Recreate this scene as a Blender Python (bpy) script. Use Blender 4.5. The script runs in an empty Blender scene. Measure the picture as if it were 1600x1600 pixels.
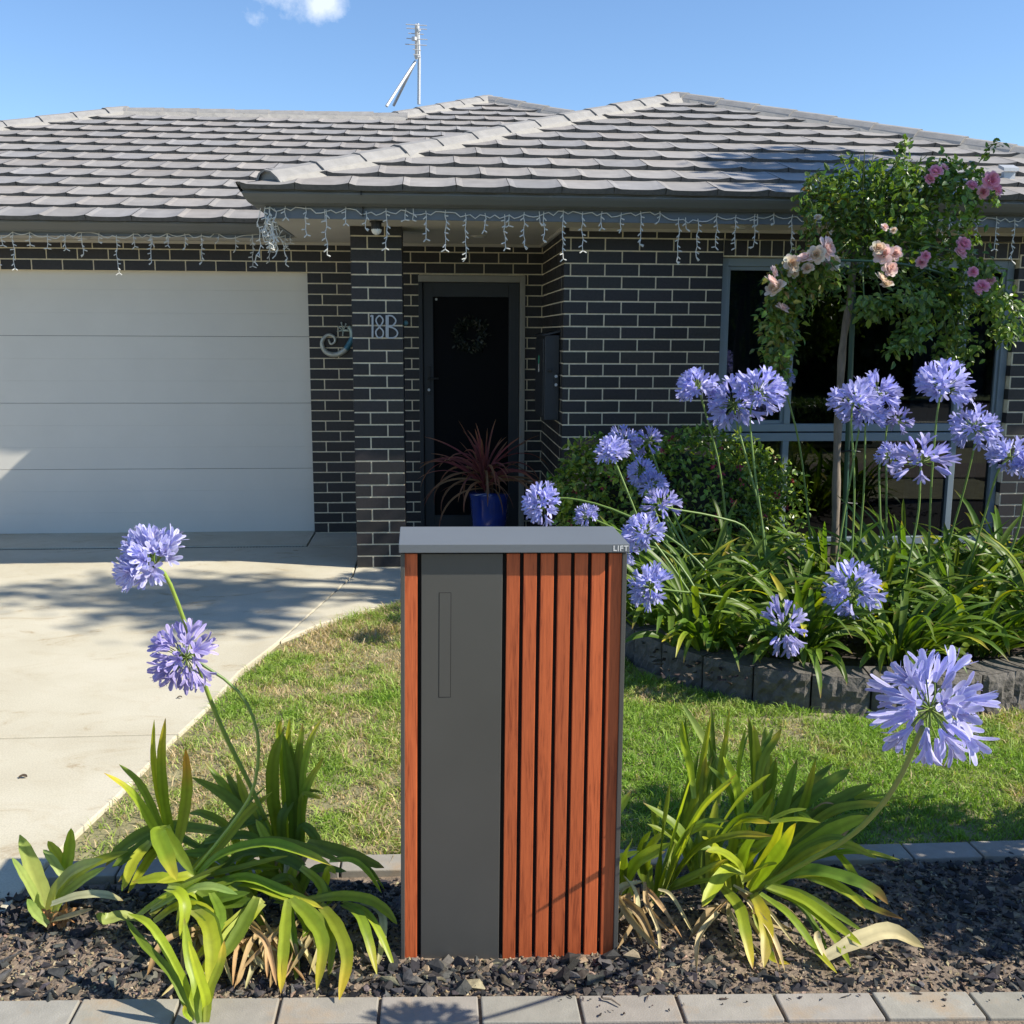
import bpy, bmesh, math, random
import numpy as np
from mathutils import Vector, Matrix, Quaternion
from math import sin, cos, pi, radians

S = bpy.context.scene
COL = S.collection
# ---------------------------------------------------------------- camera
cam_data = bpy.data.cameras.new('camera')
cam = bpy.data.objects.new('camera', cam_data)
COL.objects.link(cam)
CAM_POS = Vector((0.567, 0.0, 1.667))
_p, _y, _r = radians(9.852), radians(4.318), radians(0.257)
_f = Vector((sin(_y)*cos(_p), cos(_y)*cos(_p), -sin(_p)))
_rt = Vector((cos(_y), -sin(_y), 0)); _up = _rt.cross(_f)
_R = _rt*cos(_r) + _up*sin(_r); _U = _up*cos(_r) - _rt*sin(_r)
M = Matrix.Identity(4)
for i in range(3):
    M[i][0] = _R[i]; M[i][1] = _U[i]; M[i][2] = -_f[i]; M[i][3] = CAM_POS[i]
cam.matrix_world = M
cam_data.sensor_width = 36; cam_data.sensor_fit = 'HORIZONTAL'
cam_data.lens = 36.05
cam_data.clip_start = 0.05; cam_data.clip_end = 2000
S.camera = cam
S.render.resolution_x = 1024; S.render.resolution_y = 1024
# ---------------------------------------------------------------- light
SUN_DIR = Vector((-1.10, 0.340, -0.98)).normalized()      # the way the light travels
SUN_EL = math.asin(-SUN_DIR.z)
sun_data = bpy.data.lights.new('sun', 'SUN'); sun_data.energy = 5.0; sun_data.angle = radians(0.53)
sun_data.color = (1.0, 0.93, 0.80)
sun = bpy.data.objects.new('sun', sun_data); COL.objects.link(sun)
sun.rotation_euler = (-SUN_DIR).to_track_quat('Z', 'Y').to_euler()
sun.location = (12, -3, 14)
W = bpy.data.worlds.new('World'); S.world = W; W.use_nodes = True
nt = W.node_tree; N = nt.nodes; L = nt.links
bg = N['Background']
sky = N.new('ShaderNodeTexSky'); sky.sky_type = 'NISHITA'; sky.sun_disc = False
sky.sun_elevation = SUN_EL
sky.sun_rotation = math.atan2(-SUN_DIR.x, -SUN_DIR.y)
sky.air_density = 1.0; sky.dust_density = 0.0; sky.ozone_density = 6.0; sky.altitude = 0
bg.inputs['Strength'].default_value = 0.119
# a small wisp of cloud high over the roof: noise in sky directions
tc = N.new('ShaderNodeTexCoord')
def wmath(op, a, b=None, c=None):
    n = N.new('ShaderNodeMath'); n.operation = op
    for i, v in enumerate((a, b, c)):
        if v is None: continue
        if isinstance(v, (int, float)): n.inputs[i].default_value = v
        else: L.new(v, n.inputs[i])
    return n.outputs[0]
def cloud_spot(d, rad, sx=1.0):
    n = N.new('ShaderNodeVectorMath'); n.operation = 'SUBTRACT'
    L.new(tc.outputs['Generated'], n.inputs[0]); n.inputs[1].default_value = d
    m = N.new('ShaderNodeVectorMath'); m.operation = 'MULTIPLY'
    L.new(n.outputs[0], m.inputs[0]); m.inputs[1].default_value = (1/sx, 1/sx, 1)
    l = N.new('ShaderNodeVectorMath'); l.operation = 'LENGTH'; L.new(m.outputs[0], l.inputs[0])
    return wmath('MAXIMUM', wmath('SUBTRACT', 1.0, wmath('DIVIDE', l.outputs['Value'], rad)), 0.0)
def pix_dir(x, y):
    return (_f + _R*((x-800)/1602.2) - _U*((y-800)/1602.2)).normalized()
s1 = cloud_spot(pix_dir(506, 2), 0.026, 1.2); s2 = cloud_spot(pix_dir(402, 28), 0.019, 1.5); s3 = cloud_spot(pix_dir(455, -8), 0.034, 1.6)
spots = wmath('MAXIMUM', wmath('MAXIMUM', s1, wmath('MULTIPLY', s2, 0.55)), wmath('MULTIPLY', s3, 0.6))
cn = N.new('ShaderNodeTexNoise'); cn.inputs['Scale'].default_value = 38; cn.inputs['Detail'].default_value = 7; cn.inputs['Roughness'].default_value = 0.62
L.new(tc.outputs['Generated'], cn.inputs['Vector'])
amt = wmath('MULTIPLY', wmath('SUBTRACT', wmath('ADD', spots, wmath('MULTIPLY', cn.outputs['Fac'], 1.3)), 0.95), 1.4)
amt = wmath('MINIMUM', wmath('MAXIMUM', wmath('MULTIPLY', amt, wmath('MINIMUM', wmath('MULTIPLY', spots, 3.0), 1.0)), 0.0), 0.8)
mx = N.new('ShaderNodeMix'); mx.data_type = 'RGBA'
L.new(amt, mx.inputs['Factor']); L.new(sky.outputs['Color'], mx.inputs['A']); mx.inputs['B'].default_value = (5.6, 6.0, 6.6, 1)
L.new(mx.outputs['Result'], bg.inputs['Color'])
S.view_settings.view_transform = 'Standard'; S.view_settings.look = 'None'
S.view_settings.exposure = 0.67; S.view_settings.gamma = 1
S.render.engine = 'CYCLES'
S.cycles.max_bounces = 8; S.cycles.transparent_max_bounces = 12

# ---------------------------------------------------------------- helpers
rnd = random.Random(7)
def lerp(a, b, t): return a + (b-a)*t
def mixc(a, b, t): return tuple(lerp(x, y, t) for x, y in zip(a, b))
def jit(c, a, r=rnd):
    k = 1 + r.uniform(-a, a)
    return tuple(max(0, x*k*(1+r.uniform(-a, a)*0.35)) for x in c)
class MB:
    def __init__(s): s.v = []; s.f = []; s.c = []; s.m = []
    def add(s, vs, fs, col=(1,1,1), mi=0, cols=None):
        o = len(s.v); s.v.extend(tuple(v) for v in vs)
        for f in fs: s.f.append(tuple(i+o for i in f)); s.m.append(mi)
        if cols: s.c.extend(cols)
        else: s.c.extend([col]*len(vs))
    def box(s, x0, x1, y0, y1, z0, z1, col=(1,1,1), mi=0, fn=None):
        vs = [(x0,y0,z0),(x1,y0,z0),(x1,y1,z0),(x0,y1,z0),(x0,y0,z1),(x1,y0,z1),(x1,y1,z1),(x0,y1,z1)]
        if fn: vs = [fn(*v) for v in vs]
        s.add(vs, [(0,3,2,1),(4,5,6,7),(0,1,5,4),(1,2,6,5),(2,3,7,6),(3,0,4,7)], col, mi)
    def tube(s, pts, radii, n=6, col=(1,1,1), mi=0, cap=True, cols=None):
        pts = [Vector(p) for p in pts]
        if isinstance(radii, (int, float)): radii = [radii]*len(pts)
        vs = []; cs = []; up = None
        for i, p in enumerate(pts):
            t = (pts[min(i+1, len(pts)-1)] - pts[max(i-1, 0)]).normalized()
            if up is None:
                up = t.orthogonal().normalized()
            up = (up - t*up.dot(t))
            up = up.normalized() if up.length > 1e-6 else t.orthogonal().normalized()
            b = t.cross(up)
            for k in range(n):
                a = 2*pi*k/n
                vs.append(p + (up*cos(a) + b*sin(a))*radii[i])
                cs.append(cols[i] if cols else col)
        fs = []
        for i in range(len(pts)-1):
            for k in range(n):
                fs.append((i*n+k, i*n+(k+1) % n, (i+1)*n+(k+1) % n, (i+1)*n+k))
        if cap:
            fs.append(tuple(range(n))[::-1]); fs.append(tuple((len(pts)-1)*n+k for k in range(n)))
        s.add(vs, fs, mi=mi, cols=cs)
    def ico(s, c, r, col=(1,1,1), mi=0, sub=1, sq=(1,1,1), jitter=0, rr=rnd):
        bm = bmesh.new(); bmesh.ops.create_icosphere(bm, subdivisions=sub, radius=1)
        bm.verts.ensure_lookup_table()
        vs = [(c[0]+v.co.x*r*sq[0]*(1+rr.uniform(-jitter, jitter)), c[1]+v.co.y*r*sq[1]*(1+rr.uniform(-jitter, jitter)), c[2]+v.co.z*r*sq[2]*(1+rr.uniform(-jitter, jitter))) for v in bm.verts]
        fs = [tuple(v.index for v in f.verts) for f in bm.faces]; bm.free()
        s.add(vs, fs, col, mi)
    def build(s, name, mats, parent=None, origin=None, smooth=False, bevel=0):
        if not isinstance(mats, (list, tuple)): mats = [mats]
        me = bpy.data.meshes.new(name)
        o = Vector(origin) if origin is not None else (parent.location.copy() if parent is not None and parent.parent is None else Vector((0,0,0)))
        if parent is not None and parent.parent is not None: o = world_loc(parent)
        vs = [(v[0]-o.x, v[1]-o.y, v[2]-o.z) for v in s.v]
        me.from_pydata(vs, [], s.f)
        for m in mats: me.materials.append(m)
        me.polygons.foreach_set('material_index', s.m)
        if smooth: me.polygons.foreach_set('use_smooth', [True]*len(s.f))
        at = me.color_attributes.new('Col', 'FLOAT_COLOR', 'POINT')
        buf = np.ones((len(s.v), 4), dtype=np.float32)
        if s.c: buf[:, :3] = np.array(s.c, dtype=np.float32)
        at.data.foreach_set('color', buf.ravel())
        me.update()
        ob = bpy.data.objects.new(name, me); COL.objects.link(ob)
        if parent is not None: ob.parent = parent
        elif origin is not None: ob.location = o
        if bevel:
            b = ob.modifiers.new('bevel', 'BEVEL'); b.width = bevel; b.segments = 2; b.limit_method = 'ANGLE'
        return ob
def world_loc(o):
    v = Vector((0,0,0))
    while o is not None: v += o.location; o = o.parent
    return v
def tag(o, label, cat, group=None, kind=None):
    if label: o['label'] = label
    if cat: o['category'] = cat
    if group: o['group'] = group
    if kind: o['kind'] = kind
    return o
def thing(name, label, cat, loc=(0,0,0), group=None):
    o = bpy.data.objects.new(name, None); COL.objects.link(o); o.location = loc; o.empty_display_size = 0.1
    return tag(o, label, cat, group)
def spline(pts, n):
    P = [Vector(p) for p in pts]
    P = [P[0]*2-P[1]] + P + [P[-1]*2-P[-2]]
    out = []; segs = len(P)-3
    for i in range(n+1):
        u = i/n*segs; k = min(int(u), segs-1); t = u-k
        a, b, c, d = P[k], P[k+1], P[k+2], P[k+3]
        out.append(0.5*((2*b) + (c-a)*t + (2*a-5*b+4*c-d)*t*t + (3*b-a-3*c+d)*t**3))
    return out

# ---------------------------------------------------------------- materials
def new_mat(name):
    m = bpy.data.materials.new(name); m.use_nodes = True
    return m, m.node_tree.nodes, m.node_tree.links, m.node_tree.nodes['Principled BSDF']
def mat(name, col=(0.5,0.5,0.5), rough=0.6, metal=0.0, attr=False, noise=0.0, nscale=20, bump=0.0, bscale=200, spec=0.5, coat=0.0, stretch=None, dist=0.002):
    m, n, l, b = new_mat(name)
    b.inputs['Roughness'].default_value = rough; b.inputs['Metallic'].default_value = metal
    b.inputs['Specular IOR Level'].default_value = spec
    b.inputs['Coat Weight'].default_value = coat
    tcn = n.new('ShaderNodeTexCoord'); vec = tcn.outputs['Object']
    if stretch:
        mp = n.new('ShaderNodeMapping'); mp.inputs['Scale'].default_value = stretch
        l.new(vec, mp.inputs['Vector']); vec = mp.outputs['Vector']
    src = None
    if attr:
        a = n.new('ShaderNodeVertexColor'); a.layer_name = 'Col'; src = a.outputs['Color']
        if col != (1,1,1):
            mm = n.new('ShaderNodeMix'); mm.data_type = 'RGBA'; mm.blend_type = 'MULTIPLY'; mm.inputs['Factor'].default_value = 1
            l.new(src, mm.inputs['A']); mm.inputs['B'].default_value = (*col, 1); src = mm.outputs['Result']
    if noise:
        t = n.new('ShaderNodeTexNoise'); t.inputs['Scale'].default_value = nscale; t.inputs['Detail'].default_value = 6; t.inputs['Roughness'].default_value = 0.6
        l.new(vec, t.inputs['Vector'])
        r = n.new('ShaderNodeMapRange'); r.inputs['From Min'].default_value = 0.25; r.inputs['From Max'].default_value = 0.75
        r.inputs['To Min'].default_value = 1-noise; r.inputs['To Max'].default_value = 1+noise
        l.new(t.outputs['Fac'], r.inputs['Value'])
        mm = n.new('ShaderNodeMix'); mm.data_type = 'RGBA'; mm.blend_type = 'MULTIPLY'; mm.inputs['Factor'].default_value = 1
        if src is not None: l.new(src, mm.inputs['A'])
        else: mm.inputs['A'].default_value = (*col, 1)
        l.new(r.outputs['Result'], mm.inputs['B']); src = mm.outputs['Result']
    if src is not None: l.new(src, b.inputs['Base Color'])
    else: b.inputs['Base Color'].default_value = (*col, 1)
    if bump:
        t2 = n.new('ShaderNodeTexNoise'); t2.inputs['Scale'].default_value = bscale; t2.inputs['Detail'].default_value = 5
        l.new(vec, t2.inputs['Vector'])
        bp = n.new('ShaderNodeBump'); bp.inputs['Strength'].default_value = bump; bp.inputs['Distance'].default_value = dist
        l.new(t2.outputs['Fac'], bp.inputs['Height']); l.new(bp.outputs['Normal'], b.inputs['Normal'])
    return m
def leaf_mat(name, rough=0.4, trans=0.35, spec=0.4, tint=(1.15,1.25,0.5), vein=0.0):
    m, n, l, b = new_mat(name)
    a = n.new('ShaderNodeVertexColor'); a.layer_name = 'Col'
    tcn = n.new('ShaderNodeTexCoord')
    t = n.new('ShaderNodeTexNoise'); t.inputs['Scale'].default_value = 45; t.inputs['Detail'].default_value = 4
    l.new(tcn.outputs['Object'], t.inputs['Vector'])
    r = n.new('ShaderNodeMapRange'); r.inputs['To Min'].default_value = 0.78; r.inputs['To Max'].default_value = 1.22
    l.new(t.outputs['Fac'], r.inputs['Value'])
    mm = n.new('ShaderNodeMix'); mm.data_type = 'RGBA'; mm.blend_type = 'MULTIPLY'; mm.inputs['Factor'].default_value = 1
    l.new(a.outputs['Color'], mm.inputs['A']); l.new(r.outputs['Result'], mm.inputs['B'])
    l.new(mm.outputs['Result'], b.inputs['Base Color'])
    b.inputs['Roughness'].default_value = rough; b.inputs['Specular IOR Level'].default_value = spec
    tr = n.new('ShaderNodeBsdfTranslucent')
    m2 = n.new('ShaderNodeMix'); m2.data_type = 'RGBA'; m2.blend_type = 'MULTIPLY'; m2.inputs['Factor'].default_value = 1
    l.new(mm.outputs['Result'], m2.inputs['A']); m2.inputs['B'].default_value = (*tint, 1)
    l.new(m2.outputs['Result'], tr.inputs['Color'])
    ms = n.new('ShaderNodeMixShader'); ms.inputs[0].default_value = trans
    l.new(b.outputs[0], ms.inputs[1]); l.new(tr.outputs[0], ms.inputs[2])
    l.new(ms.outputs[0], n['Material Output'].inputs['Surface'])
    return m

M_BRICK = mat('charcoal_brick', (0.62,0.58,0.565), 0.55, attr=True, noise=0.35, nscale=60, bump=0.25, bscale=300)
M_MORTAR = mat('cream_mortar', (0.76,0.665,0.48), 0.9, noise=0.18, nscale=30, bump=0.4, bscale=250)
M_TILE = mat('concrete_roof_tile', (0.87,0.86,0.85), 0.62, attr=True, noise=0.16, nscale=9, bump=0.25, bscale=120)
M_BUTT = mat('tile_butt_edge_shade', (0.10,0.098,0.095), 0.9, noise=0.3, nscale=40)  # rough tile fronts, colour darkened further for the shade under each lap
M_CAP = mat('ridge_cap_grey', (0.265,0.257,0.248), 0.8, noise=0.18, nscale=12, bump=0.3, bscale=90)
M_BED = mat('ridge_pointing', (0.31,0.295,0.27), 0.9, noise=0.12, nscale=15, bump=0.3, bscale=90)
M_GUTTER = mat('gutter_paint', (0.12,0.122,0.112), 0.35, noise=0.06, nscale=4)
M_FASCIA = mat('fascia_paint', (0.13,0.155,0.18), 0.5, noise=0.06, nscale=4)
M_SOFFIT = mat('soffit_paint', (0.50,0.47,0.42), 0.8, noise=0.05, nscale=3)
M_GDOOR = mat('garage_door_paint', (0.65,0.62,0.555), 0.5, noise=0.03, nscale=3, bump=0.05, bscale=400)
M_ALU = mat('window_frame_blue_grey', (0.20,0.25,0.285), 0.4, noise=0.05, nscale=8)
M_DARKMETAL = mat('dark_charcoal_metal', (0.020,0.023,0.028), 0.5, noise=0.1, nscale=10)
M_JAMB = mat('jamb_paint', (0.30,0.285,0.25), 0.6, noise=0.06, nscale=8)
M_SCREEN = mat('black_security_mesh', (0.0025,0.003,0.0045), 0.6, bump=0.2, bscale=900, spec=0.12)
M_BLACK = mat('black_plastic', (0.015,0.015,0.016), 0.5)
M_STEEL = mat('galvanised_steel', (0.50,0.51,0.52), 0.5, metal=0.4, noise=0.1, nscale=30)
M_WHITE = mat('white_plastic', (0.78,0.78,0.75), 0.45)
M_CONC = None
M_BOXMETAL = mat('monument_grey_powdercoat', (0.086,0.084,0.077), 0.40, noise=0.10, nscale=2.2, bump=0.12, bscale=900, dist=0.0006)
M_LID = mat('lid_powdercoat_sky_sheen', (0.135,0.15,0.165), 0.5, noise=0.05, nscale=4, bump=0.06, bscale=900, dist=0.0003, spec=0.8)  # lid base colour lightened and tinted blue to carry a sky sheen
M_GAP = mat('black_backing', (0.012,0.010,0.009), 0.8)
M_LETTER = mat('white_lettering', (0.72,0.72,0.70), 0.6)
M_BLOCK = mat('charcoal_block', (0.115,0.105,0.095), 0.92, noise=0.4, nscale=14, bump=0.9, bscale=45, dist=0.012)
M_PAVER = mat('edging_paver', (0.275,0.255,0.222), 0.9, attr=True, noise=0.16, nscale=16, bump=0.45, bscale=220)
def stain(m, col, sc, lo, hi):
    n, l = m.node_tree.nodes, m.node_tree.links; b = n['Principled BSDF']; src = b.inputs['Base Color'].links[0].from_socket
    tcn = n.new('ShaderNodeNewGeometry'); t = n.new('ShaderNodeTexNoise'); t.inputs['Scale'].default_value = sc; t.inputs['Detail'].default_value = 7; t.inputs['Roughness'].default_value = 0.65
    l.new(tcn.outputs['Position'], t.inputs['Vector']); r = n.new('ShaderNodeMapRange'); r.inputs['From Min'].default_value = lo; r.inputs['From Max'].default_value = hi
    l.new(t.outputs['Fac'], r.inputs['Value']); x = n.new('ShaderNodeMix'); x.data_type = 'RGBA'; l.new(r.outputs['Result'], x.inputs['Factor']); l.new(src, x.inputs['A']); x.inputs['B'].default_value = (*col, 1)
    l.new(x.outputs['Result'], b.inputs['Base Color'])
stain(M_PAVER, (0.34,0.25,0.16), 5.0, 0.52, 0.72)
M_SOIL = mat('dry_soil', (0.185,0.142,0.105), 0.95, noise=0.4, nscale=14, bump=0.9, bscale=60, dist=0.012)
M_DARKSOIL = mat('bed_soil', (0.035,0.027,0.021), 0.95, noise=0.4, nscale=14, bump=0.9, bscale=60, dist=0.012)
M_LAWNSOIL = mat('lawn_thatch', (0.23,0.21,0.11), 0.95, noise=0.4, nscale=9, bump=0.8, bscale=60, dist=0.01)
M_CHIP = mat('black_mulch_chip', (1,1,1), 0.85, attr=True, noise=0.4, nscale=70, bump=0.7, bscale=160, spec=0.25)
M_GRASS = leaf_mat('grass_blade', 0.5, 0.35, 0.3, (1.2,1.25,0.5))
M_STRAP = leaf_mat('strap_leaf', 0.42, 0.42, 0.38, (1.3,1.3,0.35))
M_DRY = leaf_mat('dry_leaf', 0.7, 0.25, 0.2, (1.1,1.0,0.8))
M_STEM = mat('green_stem', (1,1,1), 0.45, attr=True, noise=0.12, nscale=30)
M_PETAL = leaf_mat('blue_petal', 0.5, 0.35, 0.3, (1.0,1.0,1.1))
M_ROSEPETAL = leaf_mat('pink_petal', 0.6, 0.4, 0.2, (1.1,0.95,0.9))
M_LEAF = leaf_mat('small_leaf', 0.34, 0.28, 0.5, (1.2,1.3,0.4))
M_BARK = mat('grey_bark', (0.21,0.17,0.13), 0.9, noise=0.35, nscale=40, bump=0.8, bscale=90, stretch=(1,1,0.25))
M_POT = mat('blue_glaze', (0.012,0.035,0.22), 0.12, noise=0.25, nscale=8, coat=0.5)
M_GREENMETAL = mat('green_coated_steel', (0.025,0.075,0.045), 0.4)
M_PATINA = mat('patina_metal', (1,1,1), 0.42, metal=0.25, attr=True, noise=0.25, nscale=30)
M_NUM = mat('brushed_number', (0.40,0.42,0.45), 0.4, metal=0.5)
M_LIGHTWIRE = mat('white_wire', (0.66,0.66,0.62), 0.5)
M_ASPHALT = mat('asphalt', (0.05,0.05,0.05), 0.9, noise=0.3, nscale=30, bump=0.5, bscale=120)
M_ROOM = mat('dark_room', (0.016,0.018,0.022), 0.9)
M_CURTAIN = mat('dark_curtain', (0.07,0.085,0.11), 0.9)

def wood_mat(name, base):
    m, n, l, b = new_mat(name)
    tcn = n.new('ShaderNodeTexCoord')
    mp = n.new('ShaderNodeMapping'); mp.inputs['Scale'].default_value = (1, 1, 0.055); l.new(tcn.outputs['Object'], mp.inputs['Vector'])
    oi = n.new('ShaderNodeObjectInfo')
    va = n.new('ShaderNodeVectorMath'); va.operation = 'ADD'; l.new(mp.outputs[0], va.inputs[0]); l.new(oi.outputs['Random'], va.inputs[1])
    t = n.new('ShaderNodeTexNoise'); t.inputs['Scale'].default_value = 260; t.inputs['Detail'].default_value = 5; t.inputs['Distortion'].default_value = 0.6
    l.new(va.outputs[0], t.inputs['Vector'])
    t2 = n.new('ShaderNodeTexNoise'); t2.inputs['Scale'].default_value = 38; t2.inputs['Detail'].default_value = 3; t2.inputs['Distortion'].default_value = 2.2
    l.new(va.outputs[0], t2.inputs['Vector'])
    ad = n.new('ShaderNodeMath'); ad.operation = 'ADD'; l.new(t.outputs['Fac'], ad.inputs[0]); l.new(t2.outputs['Fac'], ad.inputs[1])
    cr = n.new('ShaderNodeValToRGB'); l.new(ad.outputs[0], cr.inputs['Fac'])
    dv = n.new('ShaderNodeMath'); dv.operation = 'MULTIPLY'; dv.inputs[1].default_value = 0.5; l.new(ad.outputs[0], dv.inputs[0]); l.new(dv.outputs[0], cr.inputs['Fac'])
    e = cr.color_ramp.elements
    e[0].position = 0.33; e[0].color = (base[0]*0.55, base[1]*0.48, base[2]*0.45, 1)
    e[1].position = 0.62; e[1].color = (base[0]*1.2, base[1]*1.25, base[2]*1.25, 1)
    k = e.new(0.47); k.color = (*base, 1)
    vr = n.new('ShaderNodeMapRange'); vr.inputs['To Min'].default_value = 0.80; vr.inputs['To Max'].default_value = 1.16; l.new(oi.outputs['Random'], vr.inputs['Value'])
    tn = n.new('ShaderNodeMix'); tn.data_type = 'RGBA'; tn.blend_type = 'MULTIPLY'; tn.inputs['Factor'].default_value = 1; l.new(cr.outputs[0], tn.inputs['A']); l.new(vr.outputs['Result'], tn.inputs['B'])
    l.new(tn.outputs['Result'], b.inputs['Base Color']); b.inputs['Roughness'].default_value = 0.55
    bp = n.new('ShaderNodeBump'); bp.inputs['Strength'].default_value = 0.12; bp.inputs['Distance'].default_value = 0.001
    l.new(t.outputs['Fac'], bp.inputs['Height']); l.new(bp.outputs[0], b.inputs['Normal'])
    return m
M_WOOD = wood_mat('cedar_slat', (0.51,0.109,0.032))
def concrete_mat():
    m, n, l, b = new_mat('broom_concrete')
    tcn = n.new('ShaderNodeTexCoord')
    def noise(sc, det, ro=0.6, dis=0.0, st=None):
        v = tcn.outputs['Object']
        if st:
            mp = n.new('ShaderNodeMapping'); mp.inputs['Scale'].default_value = st; l.new(v, mp.inputs['Vector']); v = mp.outputs[0]
        t = n.new('ShaderNodeTexNoise'); t.inputs['Scale'].default_value = sc; t.inputs['Detail'].default_value = det
        t.inputs['Roughness'].default_value = ro; t.inputs['Distortion'].default_value = dis; l.new(v, t.inputs['Vector'])
        return t.outputs['Fac']
    def ramp(f, stops):
        c = n.new('ShaderNodeValToRGB'); l.new(f, c.inputs['Fac']); e = c.color_ramp.elements
        e[0].position = stops[0][0]; e[0].color = (*stops[0][1], 1); e[1].position = stops[-1][0]; e[1].color = (*stops[-1][1], 1)
        for p, cc in stops[1:-1]: x = e.new(p); x.color = (*cc, 1)
        return c.outputs[0]
    def mul(a, b2):
        x = n.new('ShaderNodeMix'); x.data_type = 'RGBA'; x.blend_type = 'MULTIPLY'; x.inputs['Factor'].default_value = 1
        l.new(a, x.inputs['A']); l.new(b2, x.inputs['B']); return x.outputs['Result']
    c = ramp(noise(1.1, 5), [(0.3,(0.46,0.415,0.31)),(0.5,(0.52,0.48,0.37)),(0.72,(0.57,0.53,0.425))])
    c = mul(c, ramp(noise(2.6, 8, 0.7, 1.6, (1,1.6,1)), [(0.30,(0.70,0.60,0.50)),(0.40,(0.95,0.93,0.9)),(0.5,(1,1,1))]))
    c = mul(c, ramp(noise(150, 2), [(0.3,(0.86,0.86,0.86)),(0.6,(1.04,1.04,1.04))]))
    c = mul(c, ramp(noise(7, 4, 0.5), [(0.22,(0.62,0.57,0.52)),(0.27,(1,1,1)),(1,(1,1,1))]))
    l.new(c, b.inputs['Base Color']); b.inputs['Roughness'].default_value = 0.85
    bp = n.new('ShaderNodeBump'); bp.inputs['Strength'].default_value = 0.35; bp.inputs['Distance'].default_value = 0.002
    l.new(noise(220, 4), bp.inputs['Height']); l.new(bp.outputs[0], b.inputs['Normal'])
    return m
M_CONC = concrete_mat()
def glass_mat():
    m, n, l, b = new_mat('window_glass'); n.remove(b)
    g = n.new('ShaderNodeBsdfGlossy'); g.inputs['Roughness'].default_value = 0.015; g.inputs['Color'].default_value = (0.9,0.95,1,1)
    t = n.new('ShaderNodeBsdfTransparent'); t.inputs['Color'].default_value = (0.33,0.38,0.42,1)
    lw = n.new('ShaderNodeFresnel'); lw.inputs['IOR'].default_value = 1.75
    ms = n.new('ShaderNodeMixShader'); l.new(lw.outputs[0], ms.inputs[0]); l.new(t.outputs[0], ms.inputs[1]); l.new(g.outputs[0], ms.inputs[2])
    l.new(ms.outputs[0], n['Material Output'].inputs['Surface'])
    return m
M_GLASS = glass_mat()
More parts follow.
